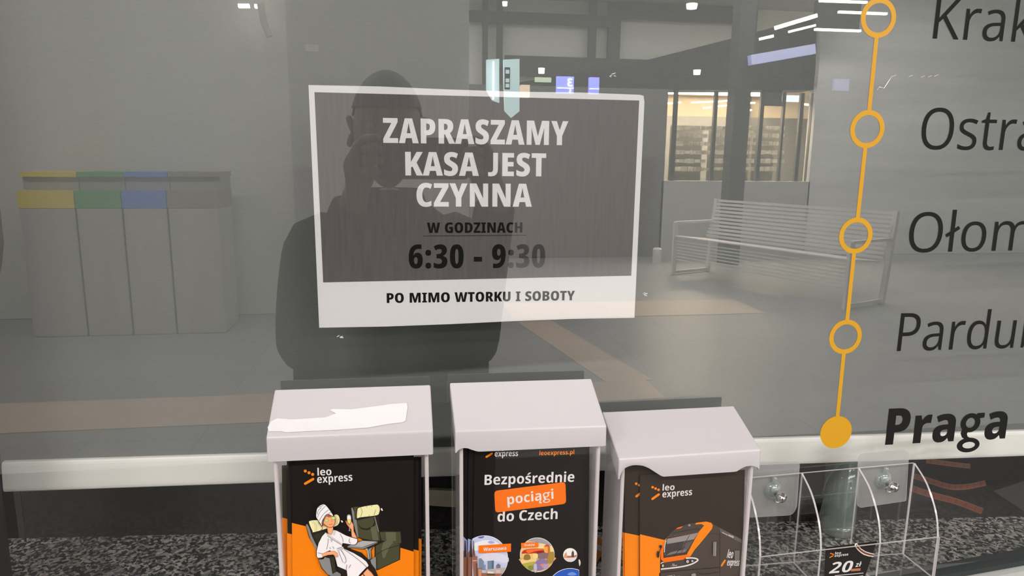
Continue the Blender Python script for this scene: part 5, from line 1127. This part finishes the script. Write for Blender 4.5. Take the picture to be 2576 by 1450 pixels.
so = bpy.data.objects.new('shop_light', sl); COL.objects.link(so); so.location = ((S0.x + S1.x) / 2, -11.8, 2.58)

# hanging arrow signs, displays and small lights
M_CYAN = lamp_mat('sign_glow', (.55, .85, .84), 2.3); M_PIC = pbr('sign_black', (.05, .06, .07), rough=.5)
def arrow_sign(px, dep, lab, tube):
    L = [MIR(*q, dep) for q in px]; s_ = thing('arrow_sign', min(L, key=lambda p: p.z), lab, 'sign')
    mb = MB(); mb.prism(L, (0, -.06, 0), M_CYAN); mb.build('panel', s_)
    return s_
s1 = arrow_sign([(1224, 150), (1256, 148), (1256, 258), (1239, 252), (1224, 226)], 6.5, 'narrow pale lit sign with a bright tube, left one of the hanging pair', True)
mb = MB(); mb.box(lerp(MIR(1241, 155, 6.45), MIR(1241, 250, 6.45), .5), (.015, .02, MIR(1241, 155, 6.45).z - MIR(1241, 250, 6.45).z), lamp_mat('sign_tube', (.7, .95, 1), 12)); mb.build('light_tube', s1)
s2 = arrow_sign([(1267, 150), (1307, 148), (1307, 280), (1287, 296), (1270, 278)], 6.5, 'pale lit sign with a pointed lower end, right one of the hanging pair', False)
a, b = MIR(1269, 225, 6.47), MIR(1283, 170, 6.47); mb = MB(); mb.box(((a.x + b.x) / 2, -6.47, (a.z + b.z) / 2), (b.x - a.x, .02, b.z - a.z), M_PIC); mb.build('pictogram_strip', s2)
for py in (180, 202, 215):
    a, b = MIR(1272, py + 5, 6.455), MIR(1281, py - 4, 6.455); mb = MB(); mb.box(((a.x + b.x) / 2, -6.455, (a.z + b.z) / 2), (b.x - a.x, .01, b.z - a.z), M_CYAN); mb.build('pictogram', s2)
M_BLUE = lamp_mat('blue_screen', (.05, .08, 1), 8)
class BackPlane(Plane):
    pass
def hall_text(s, cx, cz, y_, h, mat, name, parent):
    """lettering on a screen that faces the window; it reads from the window side"""
    g, x0, x1 = layout(s, 'E'); k = h / 714; mb = MB()
    for loops in g:
        tv, tf = fill([[(p[0], p[1]) for p in l] for l in loops], 1.0)
        mb.add([Vector((cx - (v[0] - (x0 + x1) / 2) * k, y_, cz + (v[1] - 357) * k)) for v in tv], tf, mat)
    return mb.build(name, parent)
M_BW = lamp_mat('screen_white', (.8, .85, 1), 7)
for k, (x0, x1, y0, y1, tx) in enumerate(((1401, 1444, 193, 234, '3'), (1483, 1508, 195, 236, None))):
    a, b = MIR(x0, y1, 9), MIR(x1, y0, 9); s_ = thing('platform_display', ((a.x + b.x) / 2, -9, a.z), ('bright blue display with a white digit 3', 'narrow bright blue display beside the one with the digit')[k], 'display', 'blue displays')
    mb = MB(); mb.box(((a.x + b.x) / 2, -9.04, (a.z + b.z) / 2), (b.x - a.x, .08, b.z - a.z), M_BLUE); mb.build('screen', s_)
    mb = MB(); zc = a.z + (b.z - a.z) * .3; mb.box(((a.x + b.x) / 2, -8.995, zc), (b.x - a.x, .006, .008), M_BW); mb.build('divider_line', s_)
    if tx:
        hall_text('3', b.x - .055, b.z - .078, -8.993, .105, M_BW, 'digit', s_); hall_text('5', b.x - .05, a.z + .03, -8.993, .045, M_BW, 'digit', s_)
def glow(px, py, dep, size, col, s, name, lab, cat, grp=None):
    mb = MB(); p = MIR(px, py, dep); mb.box(p, size, lamp_mat(name + '_light_%d' % px, col, s)); return tag(mb.build(name), lab, cat, grp)
glow(1366, 201, 9, (.22, .05, .06), (.5, .75, .35), 2.0, 'information_panel', 'small greenish lit panel left of the blue displays', 'panel')
glow(1320, 230, 9, (.12, .12, .16), (1, .62, .32), 2.4, 'globe_lamp', 'warm round lamp beside the pointed hanging sign', 'lamp')
glow(2115, 214, 10, (.26, .05, .18), (.25, .3, .8), 1.0, 'dim_display', 'dim bluish display at the right of the shop front', 'display')
for px, py, d_, s_ in ((1362, 185, 9, .04), (1740, 22, 10, .075), (1753, 188, 10, .05), (1850, 140, 10, .05), (1270, 15, 12, .04)):
    mb = MB(); p = MIR(px, py, d_); mb.lathe(p, [(0, 0), (s_, 0), (s_ * 1.15, .07), (0, .07)], lamp_mat('spot_%d' % px, (.85, .95, 1), 9), n=16)
    tag(mb.build('spot_lamp'), 'small round white spot lamp high in the hall', 'lamp', 'spot lamps in the hall')
for k, (x0, y0, x1, y1, d_, w_) in enumerate(((1952, 70, 2052, 40, 9.5, .09), (1985, 80, 2050, 64, 9.5, .05), (1912, 98, 1944, 91, 9.5, .06), (2050, 74, 2164, 78, 9.5, .05), (2110, 30, 2230, 35, 9.5, .05), (2062, 2, 2180, 6, 9.5, .05))):
    a, b = MIR(x0, y0, d_), MIR(x1, y1, d_); mb = MB(); mb.bar(a, b, w_, w_ * .6, M_LAMP)
    tag(mb.build('linear_lamp'), ('thick white strip lamp at the sloping canopy edge', 'thin strip lamp below the thick one at the canopy edge', 'short strip lamp low on the sloping canopy edge', 'strip lamp seen just left of the top ring stop', 'strip lamp seen crossing the top ring stop', 'strip lamp at the very top edge of the picture, left of the top ring stop')[k], 'lamp')
a, b = MIR(1886, 152, 9.4), MIR(2046, 124, 9.4); mb = MB(); mb.bar(a, b, .12, .14, lamp_mat('blue_neon', (.10, .2, 1), 1.3)); tag(mb.build('blue_sign_band'), 'long slanting blue lit sign band below the canopy edge', 'sign')
for px0, px1, py, lab in ((600, 627, 15, 'short white strip lamp high on the left of the hall'), (641, 655, 16, 'small white lamp beside the short strip lamp')):
    a, b = MIR(px0, py, 6.4), MIR(px1, py, 6.4); mb = MB(); mb.bar(a, b, .05, .03, M_LAMP); tag(mb.build('wall_lamp'), lab, 'lamp')
mb = MB(); mb.tube([MIR(655, 10, 6.3), MIR(660, 40, 6.3), MIR(667, 66, 6.3), MIR(678, 92, 6.3)], .03, pbr('pale_conduit', (.75, .73, .65), rough=.6)); tag(mb.build('curved_bracket'), 'pale curved bracket below the small lamp', 'bracket')
mb = MB(); mb.box(MIR(785, 122, 6.2), (.11, .05, .06), MATS['pale_conduit']); tag(mb.build('junction_box'), 'small pale box high on the hall wall', 'box')

# recycling bins
def bin_(k, x0, x1, col, lab, dep=5.83):
    a, b = MIR(x0, 500, dep), MIR(x1, 500, dep); w_ = b.x - a.x; cx = (a.x + b.x) / 2
    r_ = thing('recycling_bin', (cx, -dep - .25, FL), lab, 'bin', 'recycling bins in a row')
    z1 = MIR(x0, 480, dep).z; z0 = MIR(x0, 524, dep).z; zt = MIR(x0, 444, dep + .15).z; zt2 = MIR(x0, 432, dep + .15).z
    body = pbr('bin_steel', (.50, .485, .46), rough=.5, noise=.08, nscale=4, stretch=(2, 2, .3)); dk = pbr('bin_opening', (.38, .375, .36), rough=.7)
    mb = MB(); mb.box((cx, -dep - .25, (z0 + FL) / 2), (w_ - .01, .5, z0 - FL), body); mb.build('body', r_, bevel=.01)
    mb = MB(); mb.box((cx, -dep - .25, (z0 + z1) / 2), (w_ - .004, .502, z1 - z0), col); mb.build('colour_band', r_)
    mb = MB(); mb.box((cx, -dep - .3, (z1 + zt) / 2), (w_ - .004, .36, zt - z1), dk); mb.build('opening', r_)
    mb = MB(); mb.box((cx, -dep - .3, (zt + zt2) / 2), (w_ - .004, .44, zt2 - zt), col); mb.build('lid', r_)
bin_(0, 42, 186, pbr('bin_yellow', (.85, .68, .06), rough=.5), 'recycling bin with a yellow band, first of the row of four')
bin_(1, 187, 304, pbr('bin_green', (.11, .42, .15), rough=.5), 'recycling bin with a green band, between the yellow and the blue one')
bin_(2, 305, 418, pbr('bin_blue', (.12, .26, .78), rough=.5), 'recycling bin with a blue band')
bin_(3, 419, 548, pbr('bin_brown', (.33, .29, .27), rough=.5), 'recycling bin with a greyish brown band, last of the row')

# slatted bench
bench = thing('slatted_bench', (4.3, -7.4, FL), 'white slatted metal bench with a backrest across the hall', 'bench')
M_WIRE = pbr('bench_white', (.74, .72, .69), rough=.5)
A0, A1 = Vector((3.66, -8.65, FL)), Vector((4.70, -6.22, FL)); L_ = A1 - A0; dl = L_.normalized(); dw = Vector((-dl.y, dl.x, 0)); dw = dw if dw.x > 0 else -dw
mb = MB()
for k in range(9): mb.bar(A0 + dw * (.036 + k * .066) + Vector((0, 0, .55 - .007 * k)), A1 + dw * (.036 + k * .066) + Vector((0, 0, .55 - .007 * k)), .053, .014, M_WIRE)
mb.build('seat', bench)
mb = MB()
for k in range(11): mb.bar(A0 + dw * (.66 + k * .017) + Vector((0, 0, .53 + k * .050)), A1 + dw * (.66 + k * .017) + Vector((0, 0, .53 + k * .050)),   .014, .032, M_WIRE)
mb.build('backrest', bench)
mb = MB()
for k in range(7): mb.bar(A0 + dw * .048 + Vector((0, 0, .48 - k * .043)), A1 + dw * .048 + Vector((0, 0, .48 - k * .043)), .01, .014, M_WIRE)
mb.build('apron', bench)
for p in (A0, A1):
    for w_, h_ in ((.036, .74), (.72, 1.06)):
        mb = MB(); mb.bar(p + dw * w_, p + dw * (w_ + (.11 if h_ > .8 else 0)) + Vector((0, 0, h_)), .054, .054, M_WIRE); mb.build('leg', bench)
    mb = MB(); mb.bar(p + dw * .024 + Vector((0, 0, .74)), p + dw * .79 + Vector((0, 0, .74)), .06, .03, M_WIRE); mb.build('armrest', bench)
    mb = MB(); mb.bar(p + dw * .036 + Vector((0, 0, .036)), p + dw * .74 + Vector((0, 0, .036)), .036, .036, M_WIRE); mb.build('foot_rail', bench)
mb = MB(); a, b = MIR(2052, 72, 9.9), MIR(2168, 4, 9.9); mb.box(((a.x + b.x) / 2, -9.95, (a.z + b.z) / 2), (b.x - a.x, .1, b.z - a.z), M_SOFFIT); struct(mb, 'trim_6')
# bollard-like post near the bench
mb = MB(); p = WZ(1652, 662, FL); mb.lathe((p.x, -p.y, FL), [(.07, 0), (.07, .22), (.05, .24), (0, .24)], MATS['bench_white'], n=16); tag(mb.build('floor_post'), 'short pale post standing on the hall floor left of the bench', 'post')

# unseen ceiling lamps, put in as the light of the hall
def unseen_lamp(x, y_, ln, power, lab, grp=None, z=4.15, wd=.18, col=(1, .955, .925)):
    t = thing('unseen_ceiling_lamp', (x, y_, z), lab, 'lamp', grp)
    mb = MB(); mb.box((x, y_, z + .05), (ln + .04, wd + .04, .06), pbr('lamp_housing', (.6, .6, .6), rough=.5)); mb.build('housing', t)
    mb = MB(); mb.bar((x - ln * .3, y_, z + .13), (x - ln * .3 + .001, y_, z + .13), .02, .1, M_STEEL); mb.bar((x + ln * .3, y_, z + .13), (x + ln * .3 + .001, y_, z + .13), .02, .1, M_STEEL); mb.build('hanger', t)
    l = bpy.data.lights.new('lamp_light', 'AREA'); l.shape = 'RECTANGLE'; l.size = ln; l.size_y = wd; l.energy = power; l.color = col
    o = bpy.data.objects.new('lamp_light', l); COL.objects.link(o); o.parent = t; o.location = (0, 0, .015)
for y_, pw_ in LAMP_ROWS.items():
    for x in (-4.4, -1.4, 1.6, 4.6) + ((7.8,) if y_ < -8 else ()): unseen_lamp(x, y_, 1.6 if y_ > -8 else 2.8, pw_ * ((1.15 if x < 0 else .8) if y_ > -4 else (.8 if x < 0 else 1.0)), 'long unseen ceiling lamp lighting the hall', 'unseen hall lamps', wd=.18 if y_ > -8 else 1.0)  # last row and rightmost lamps added to brighten the far and right walls
unseen_lamp(.1, -.5, 1.5, COUNTER_LAMP_POWER, 'unseen ceiling lamp added right above the ticket window', z=3.2)

# ================================================================== the person with the phone, reflected in the pane
def skin_mesh(verts, edges, radii, sub=2):
    me = bpy.data.meshes.new('tmp'); me.from_pydata([Vector(v) for v in verts], edges, []); ob = bpy.data.objects.new('tmp', me); COL.objects.link(ob)
    s = ob.modifiers.new('s', 'SKIN'); s.use_smooth_shade = True
    for i, v in enumerate(me.skin_vertices[0].data):
        r = radii[i]; v.radius = r if isinstance(r, tuple) else (r, r); v.use_root = (i == 0)
    u = ob.modifiers.new('u', 'SUBSURF'); u.levels = sub; u.render_levels = sub
    dg = bpy.context.evaluated_depsgraph_get(); ev = ob.evaluated_get(dg); out = bpy.data.meshes.new_from_object(ev)
    V_ = [v.co.copy() for v in out.vertices]; F_ = [tuple(p.vertices) for p in out.polygons]
    bpy.data.objects.remove(ob); bpy.data.meshes.remove(me); bpy.data.meshes.remove(out)
    return V_, F_
M_SKIN = pbr('skin', (.22, .125, .10), rough=.55); M_JACKET = pbr('navy_jacket', (.010, .011, .015), rough=.9, spec=.1); M_TROU = pbr('dark_trousers', (.012, .013, .018), rough=.9, spec=.1)
M_HAIR = pbr('dark_hair', (.03, .022, .016), rough=.7); M_SHOE = pbr('dark_shoe', (.02, .02, .02), rough=.5); M_EYE = pbr('eye', (.3, .29, .28), rough=.3); M_LIP = pbr('lips', (.45, .19, .16), rough=.5)
X, Y = -.045, -1.03
J = dict(pel=(X, Y, .67), wst=(X, Y, .82), chs=(X, Y + .01, 1.03), nb=(X, Y, 1.17), nt=(X, Y + .03, 1.26),
         shl=(X - .165, Y, 1.115), shr=(X + .165, Y, 1.115), ell=(X - .185, Y + .13, .91), elr=(X + .185, Y + .13, .91), wrl=(-.10, -.745, 1.25), wrr=(.172, -.745, 1.25),
         hpl=(X - .09, Y, .62), hpr=(X + .09, Y, .62), knl=(X - .11, Y + .02, .21), knr=(X + .11, Y + .02, .21), anl=(X - .12, Y - .02, FL + .09), anr=(X + .12, Y - .02, FL + .09), tol=(X - .14, Y + .16, FL + .04), tor=(X + .14, Y + .16, FL + .04))
names = list(J); idx = {n: i for i, n in enumerate(names)}
verts = [Vector(J[n]) for n in names]
rad = dict(pel=(.15, .11), wst=(.14, .10), chs=(.14, .085), nb=(.055, .055), nt=(.056, .056), shl=.062, shr=.062, ell=.043, elr=.043, wrl=.028, wrr=.028, hpl=.085, hpr=.085, knl=.058, knr=.058, anl=.042, anr=.042, tol=.035, tor=.035)
radii = [rad[n] for n in names]
E_ = [('pel', 'wst'), ('wst', 'chs'), ('chs', 'nb'), ('nb', 'nt'), ('chs', 'shl'), ('chs', 'shr'), ('shl', 'ell'), ('shr', 'elr'), ('ell', 'wrl'), ('elr', 'wrr'), ('pel', 'hpl'), ('pel', 'hpr'), ('hpl', 'knl'), ('hpr', 'knr'), ('knl', 'anl'), ('knr', 'anr'), ('anl', 'tol'), ('anr', 'tor')]
edges = [(idx[a], idx[b]) for a, b in E_]
PX0, PX1, PZ0, PZ1 = -.054, .108, 1.283, 1.357      # phone outline, held sideways; its camera is at the origin of the view
def add_hand(w, sg):
    """palm beside the phone end, four fingers curled behind it, thumb along the near face"""
    ex = PX0 if sg < 0 else PX1
    k = len(verts); pm = Vector((ex + sg * .036, -.704, 1.285)); kn = Vector((ex + sg * .036, -.668, 1.318))
    verts.extend([pm, kn]); radii.extend([(.030, .018), (.030, .015)]); edges.extend([(idx[w], k), (k, k + 1)])
    for f in range(4):
        zf = 1.352 - f * .019; ln = (.020, .026, .025, .018)[f]; b = len(verts)
        ps = [Vector((ex + sg * .024, -.655, zf)), Vector((ex + sg * .014, -.637 + .002 * f, zf + .002)), Vector((ex + sg * .004, -.630, zf + .002)), Vector((ex - sg * (ln * .45), -.6315, zf + .001))]
        verts.extend(ps); radii.extend([.0095, .0085, .0078, .0065]); edges.extend([(k + 1, b), (b, b + 1), (b + 1, b + 2), (b + 2, b + 3)])
    b = len(verts); ps = [Vector((ex + sg * .018, -.690, 1.288)), Vector((ex + sg * .004, -.676, 1.298)), Vector((ex - sg * .020, -.6665, 1.306))]
    verts.extend(ps); radii.extend([.0125, .0105, .008]); edges.extend([(k, b), (b, b + 1), (b + 1, b + 2)])
add_hand('wrl', -1); add_hand('wrr', 1)
bV, bF = skin_mesh(verts, edges, radii)
mb = MB(); mb.add(bV, bF, M_SKIN)
# head: an egg with brow, nose, chin and ears worked in
HC = Vector((X, Y + .045, 1.375)); hv = []; hf = []; NU, NV = 32, 24
for i in range(NV + 1):
    ph = math.pi * i / NV
    for j in range(NU):
        th = 2 * math.pi * j / NU; d_ = Vector((math.sin(ph) * math.sin(th), math.sin(ph) * math.cos(th), math.cos(ph)))
        p = Vector((d_.x * .076, d_.y * .097, d_.z * .122))
        if p.z < 0: p.x *= 1 - .28 * (-p.z / .122) ** 1.3; p.y += .012 * (-p.z / .122)
        fr = max(0, d_.y) ** 3
        nose = math.exp(-(d_.x / .13) ** 2 - ((p.z + .012) / .026) ** 2) * fr; p.y += .022 * nose
        for ex in (-.033, .033): p.y -= .008 * math.exp(-((p.x - ex) / .017) ** 2 - ((p.z - .012) / .014) ** 2) * fr
        p.y += .004 * math.exp(-((p.z - .032) / .01) ** 2) * fr; p.y += .006 * math.exp(-(p.x / .03) ** 2 - ((p.z + .056) / .012) ** 2) * fr
        p.y += .008 * math.exp(-(p.x / .03) ** 2 - ((p.z + .098) / .016) ** 2) * fr
        hv.append(HC + p)
for i in range(NV):
    for j in range(NU): hf.append((i * NU + j, (i + 1) * NU + j, (i + 1) * NU + (j + 1) % NU, i * NU + (j + 1) % NU))
mb.add(hv, hf, M_SKIN)
for sg in (-1, 1): mb.tube([HC + Vector((sg * (.074 + .010 * abs(math.sin(a))), -.004 + .016 * math.cos(a), .006 + .028 * math.sin(a) - .003)) for a in [k * math.pi / 8 for k in range(16)]], .007, M_SKIN, closed=True, n=8)
person = mb.build('person', smooth=True)
tag(person, 'person in a dark jacket holding a phone up, mirrored in the window pane', 'person')
def cloth(name, ns, es, scale, mat, extra=0):
    vv = [Vector(J[n]) for n in ns]; rr = []
    for n in ns:
        r = rad[n]; r = r if isinstance(r, tuple) else (r, r); rr.append((r[0] * scale + extra, r[1] * scale + extra))
    v_, f_ = skin_mesh(vv, [(ns.index(a), ns.index(b)) for a, b in es], rr)
    m_ = MB(); m_.add(v_, f_, mat); return m_.build(name, person, smooth=True)
mb = MB()
rings_ = [(.074, .078, 1.25), (.085, .085, 1.22), (.13, .1, 1.185), (.195, .115, 1.13), (.225, .135, 1.04), (.232, .145, .92), (.235, .15, .80), (.238, .155, .66), (.235, .155, .50), (.238, .16, .34)]
vv = []; n_ = 40
for rx, ry, z_ in rings_: vv += [Vector((X + rx * math.copysign(abs(math.cos(k * 2 * math.pi / n_)) ** .8, math.cos(k * 2 * math.pi / n_)), Y + ry * math.sin(k * 2 * math.pi / n_) + .012 * math.sin(k * 1.9 + z_ * 9) * (z_ < 1.1), z_)) for k in range(n_)]
mb.add(vv, [(i_ * n_ + (k + 1) % n_, i_ * n_ + k, (i_ + 1) * n_ + k, (i_ + 1) * n_ + (k + 1) % n_) for i_ in range(len(rings_) - 1) for k in range(n_)], M_JACKET)
for sd, sg in (('l', -1), ('r', 1)):
    a_, b_, c_ = Vector(J['sh' + sd]), Vector(J['el' + sd]), Vector(J['wr' + sd])
    mb.tube(smooth_loop([a_ + Vector((-sg * .05, 0, -.02)), a_, lerp(a_, b_, .5) + Vector((sg * .012, -.01, 0)), b_, lerp(b_, c_, .5), lerp(b_, c_, .93)], 5, closed=False), [.085 - .045 * k / 25 for k in range(26)], M_JACKET, n=18)
mb.build('coat', person, smooth=True)
cloth('trousers', ['pel', 'hpl', 'hpr', 'knl', 'knr', 'anl', 'anr'], [e for e in E_ if e[0] in ('pel', 'hpl', 'hpr', 'knl', 'knr') and e[1] in ('hpl', 'hpr', 'knl', 'knr', 'anl', 'anr')], 1.08, M_TROU, .014)
for sd in 'lr':
    mb = MB(); a_, t_ = Vector(J['an' + sd]), Vector(J['to' + sd]); mb.tube([a_ + Vector((0, -.05, -.04)), a_ + Vector((0, 0, -.025)), (a_ + t_) / 2 + Vector((0, 0, -.01)), t_ + Vector((0, .03, -.005)), t_ + Vector((0, .06, -.008))], [.035, .05, .048, .044, .02], M_SHOE, n=14); mb.build('shoe', person, smooth=True)
mb = MB(); vv = []
keep = {}
for k, v in enumerate(hv):
    p = v - HC
    if p.z > .045 - .9 * max(0, -p.y) or p.y < -.03 and p.z > -.06: keep[k] = len(vv); vv.append(HC + Vector((p.x * 1.1, p.y * 1.08 - .003, p.z * 1.09 + .003)))
mb.add(vv, [tuple(keep[i] for i in f) for f in hf if all(i in keep for i in f)], M_HAIR); mb.build('hair', person, smooth=True)
for sg in (-1, 1):
    mb = MB(); mb.lathe(HC + Vector((sg * .031, .076, .004)), [(0, 0), (.009, .004), (.011, .008), (.009, .012), (0, .016)], M_EYE, n=12); mb.build('eye', person, smooth=True)
mb = MB(); mb.tube([HC + Vector((x * .024, .098 - abs(x) * .008, -.056)) for x in (-1, -.5, 0, .5, 1)], [.002, .005, .0055, .005, .002], M_LIP, n=8); mb.build('mouth', person, smooth=True)

phone = thing('smartphone', ((PX0 + PX1) / 2, -.650, PZ0), 'dark smartphone held sideways by the mirrored person', 'phone')
mb = MB(); lp_ = round_poly([(PX0, 0, PZ0), (PX1, 0, PZ0), (PX1, 0, PZ1), (PX0, 0, PZ1)], .009, 4)
mb.prism([Vector((p.x, -.655, p.z)) for p in lp_], (0, .0080, 0), pbr('phone_case', (.018, .018, .022), rough=.35)); mb.build('body', phone)
mb = MB(); lp_ = round_poly([(PX0 + .004, 0, PZ0 + .004), (PX1 - .004, 0, PZ0 + .004), (PX1 - .004, 0, PZ1 - .004), (PX0 + .004, 0, PZ1 - .004)], .006, 4)
mb.prism([Vector((p.x, -.6552, p.z)) for p in lp_], (0, -.0006, 0), pbr('phone_screen', (.02, .022, .026), rough=.1)); mb.build('screen', phone)
for dx in (.0, .022, .044):
    mb = MB(); mb.lathe((0, 0, 0), [(.0075, 0), (.0075, .0018), (0, .0018)], pbr('lens_black', (.01, .01, .012), rough=.15), n=20)
    mb.v = [Matrix.Rotation(math.radians(-90), 3, 'X') @ v + Vector((0 + dx, -.6466, 1.342)) for v in mb.v]; mb.build('lens', phone, smooth=True)
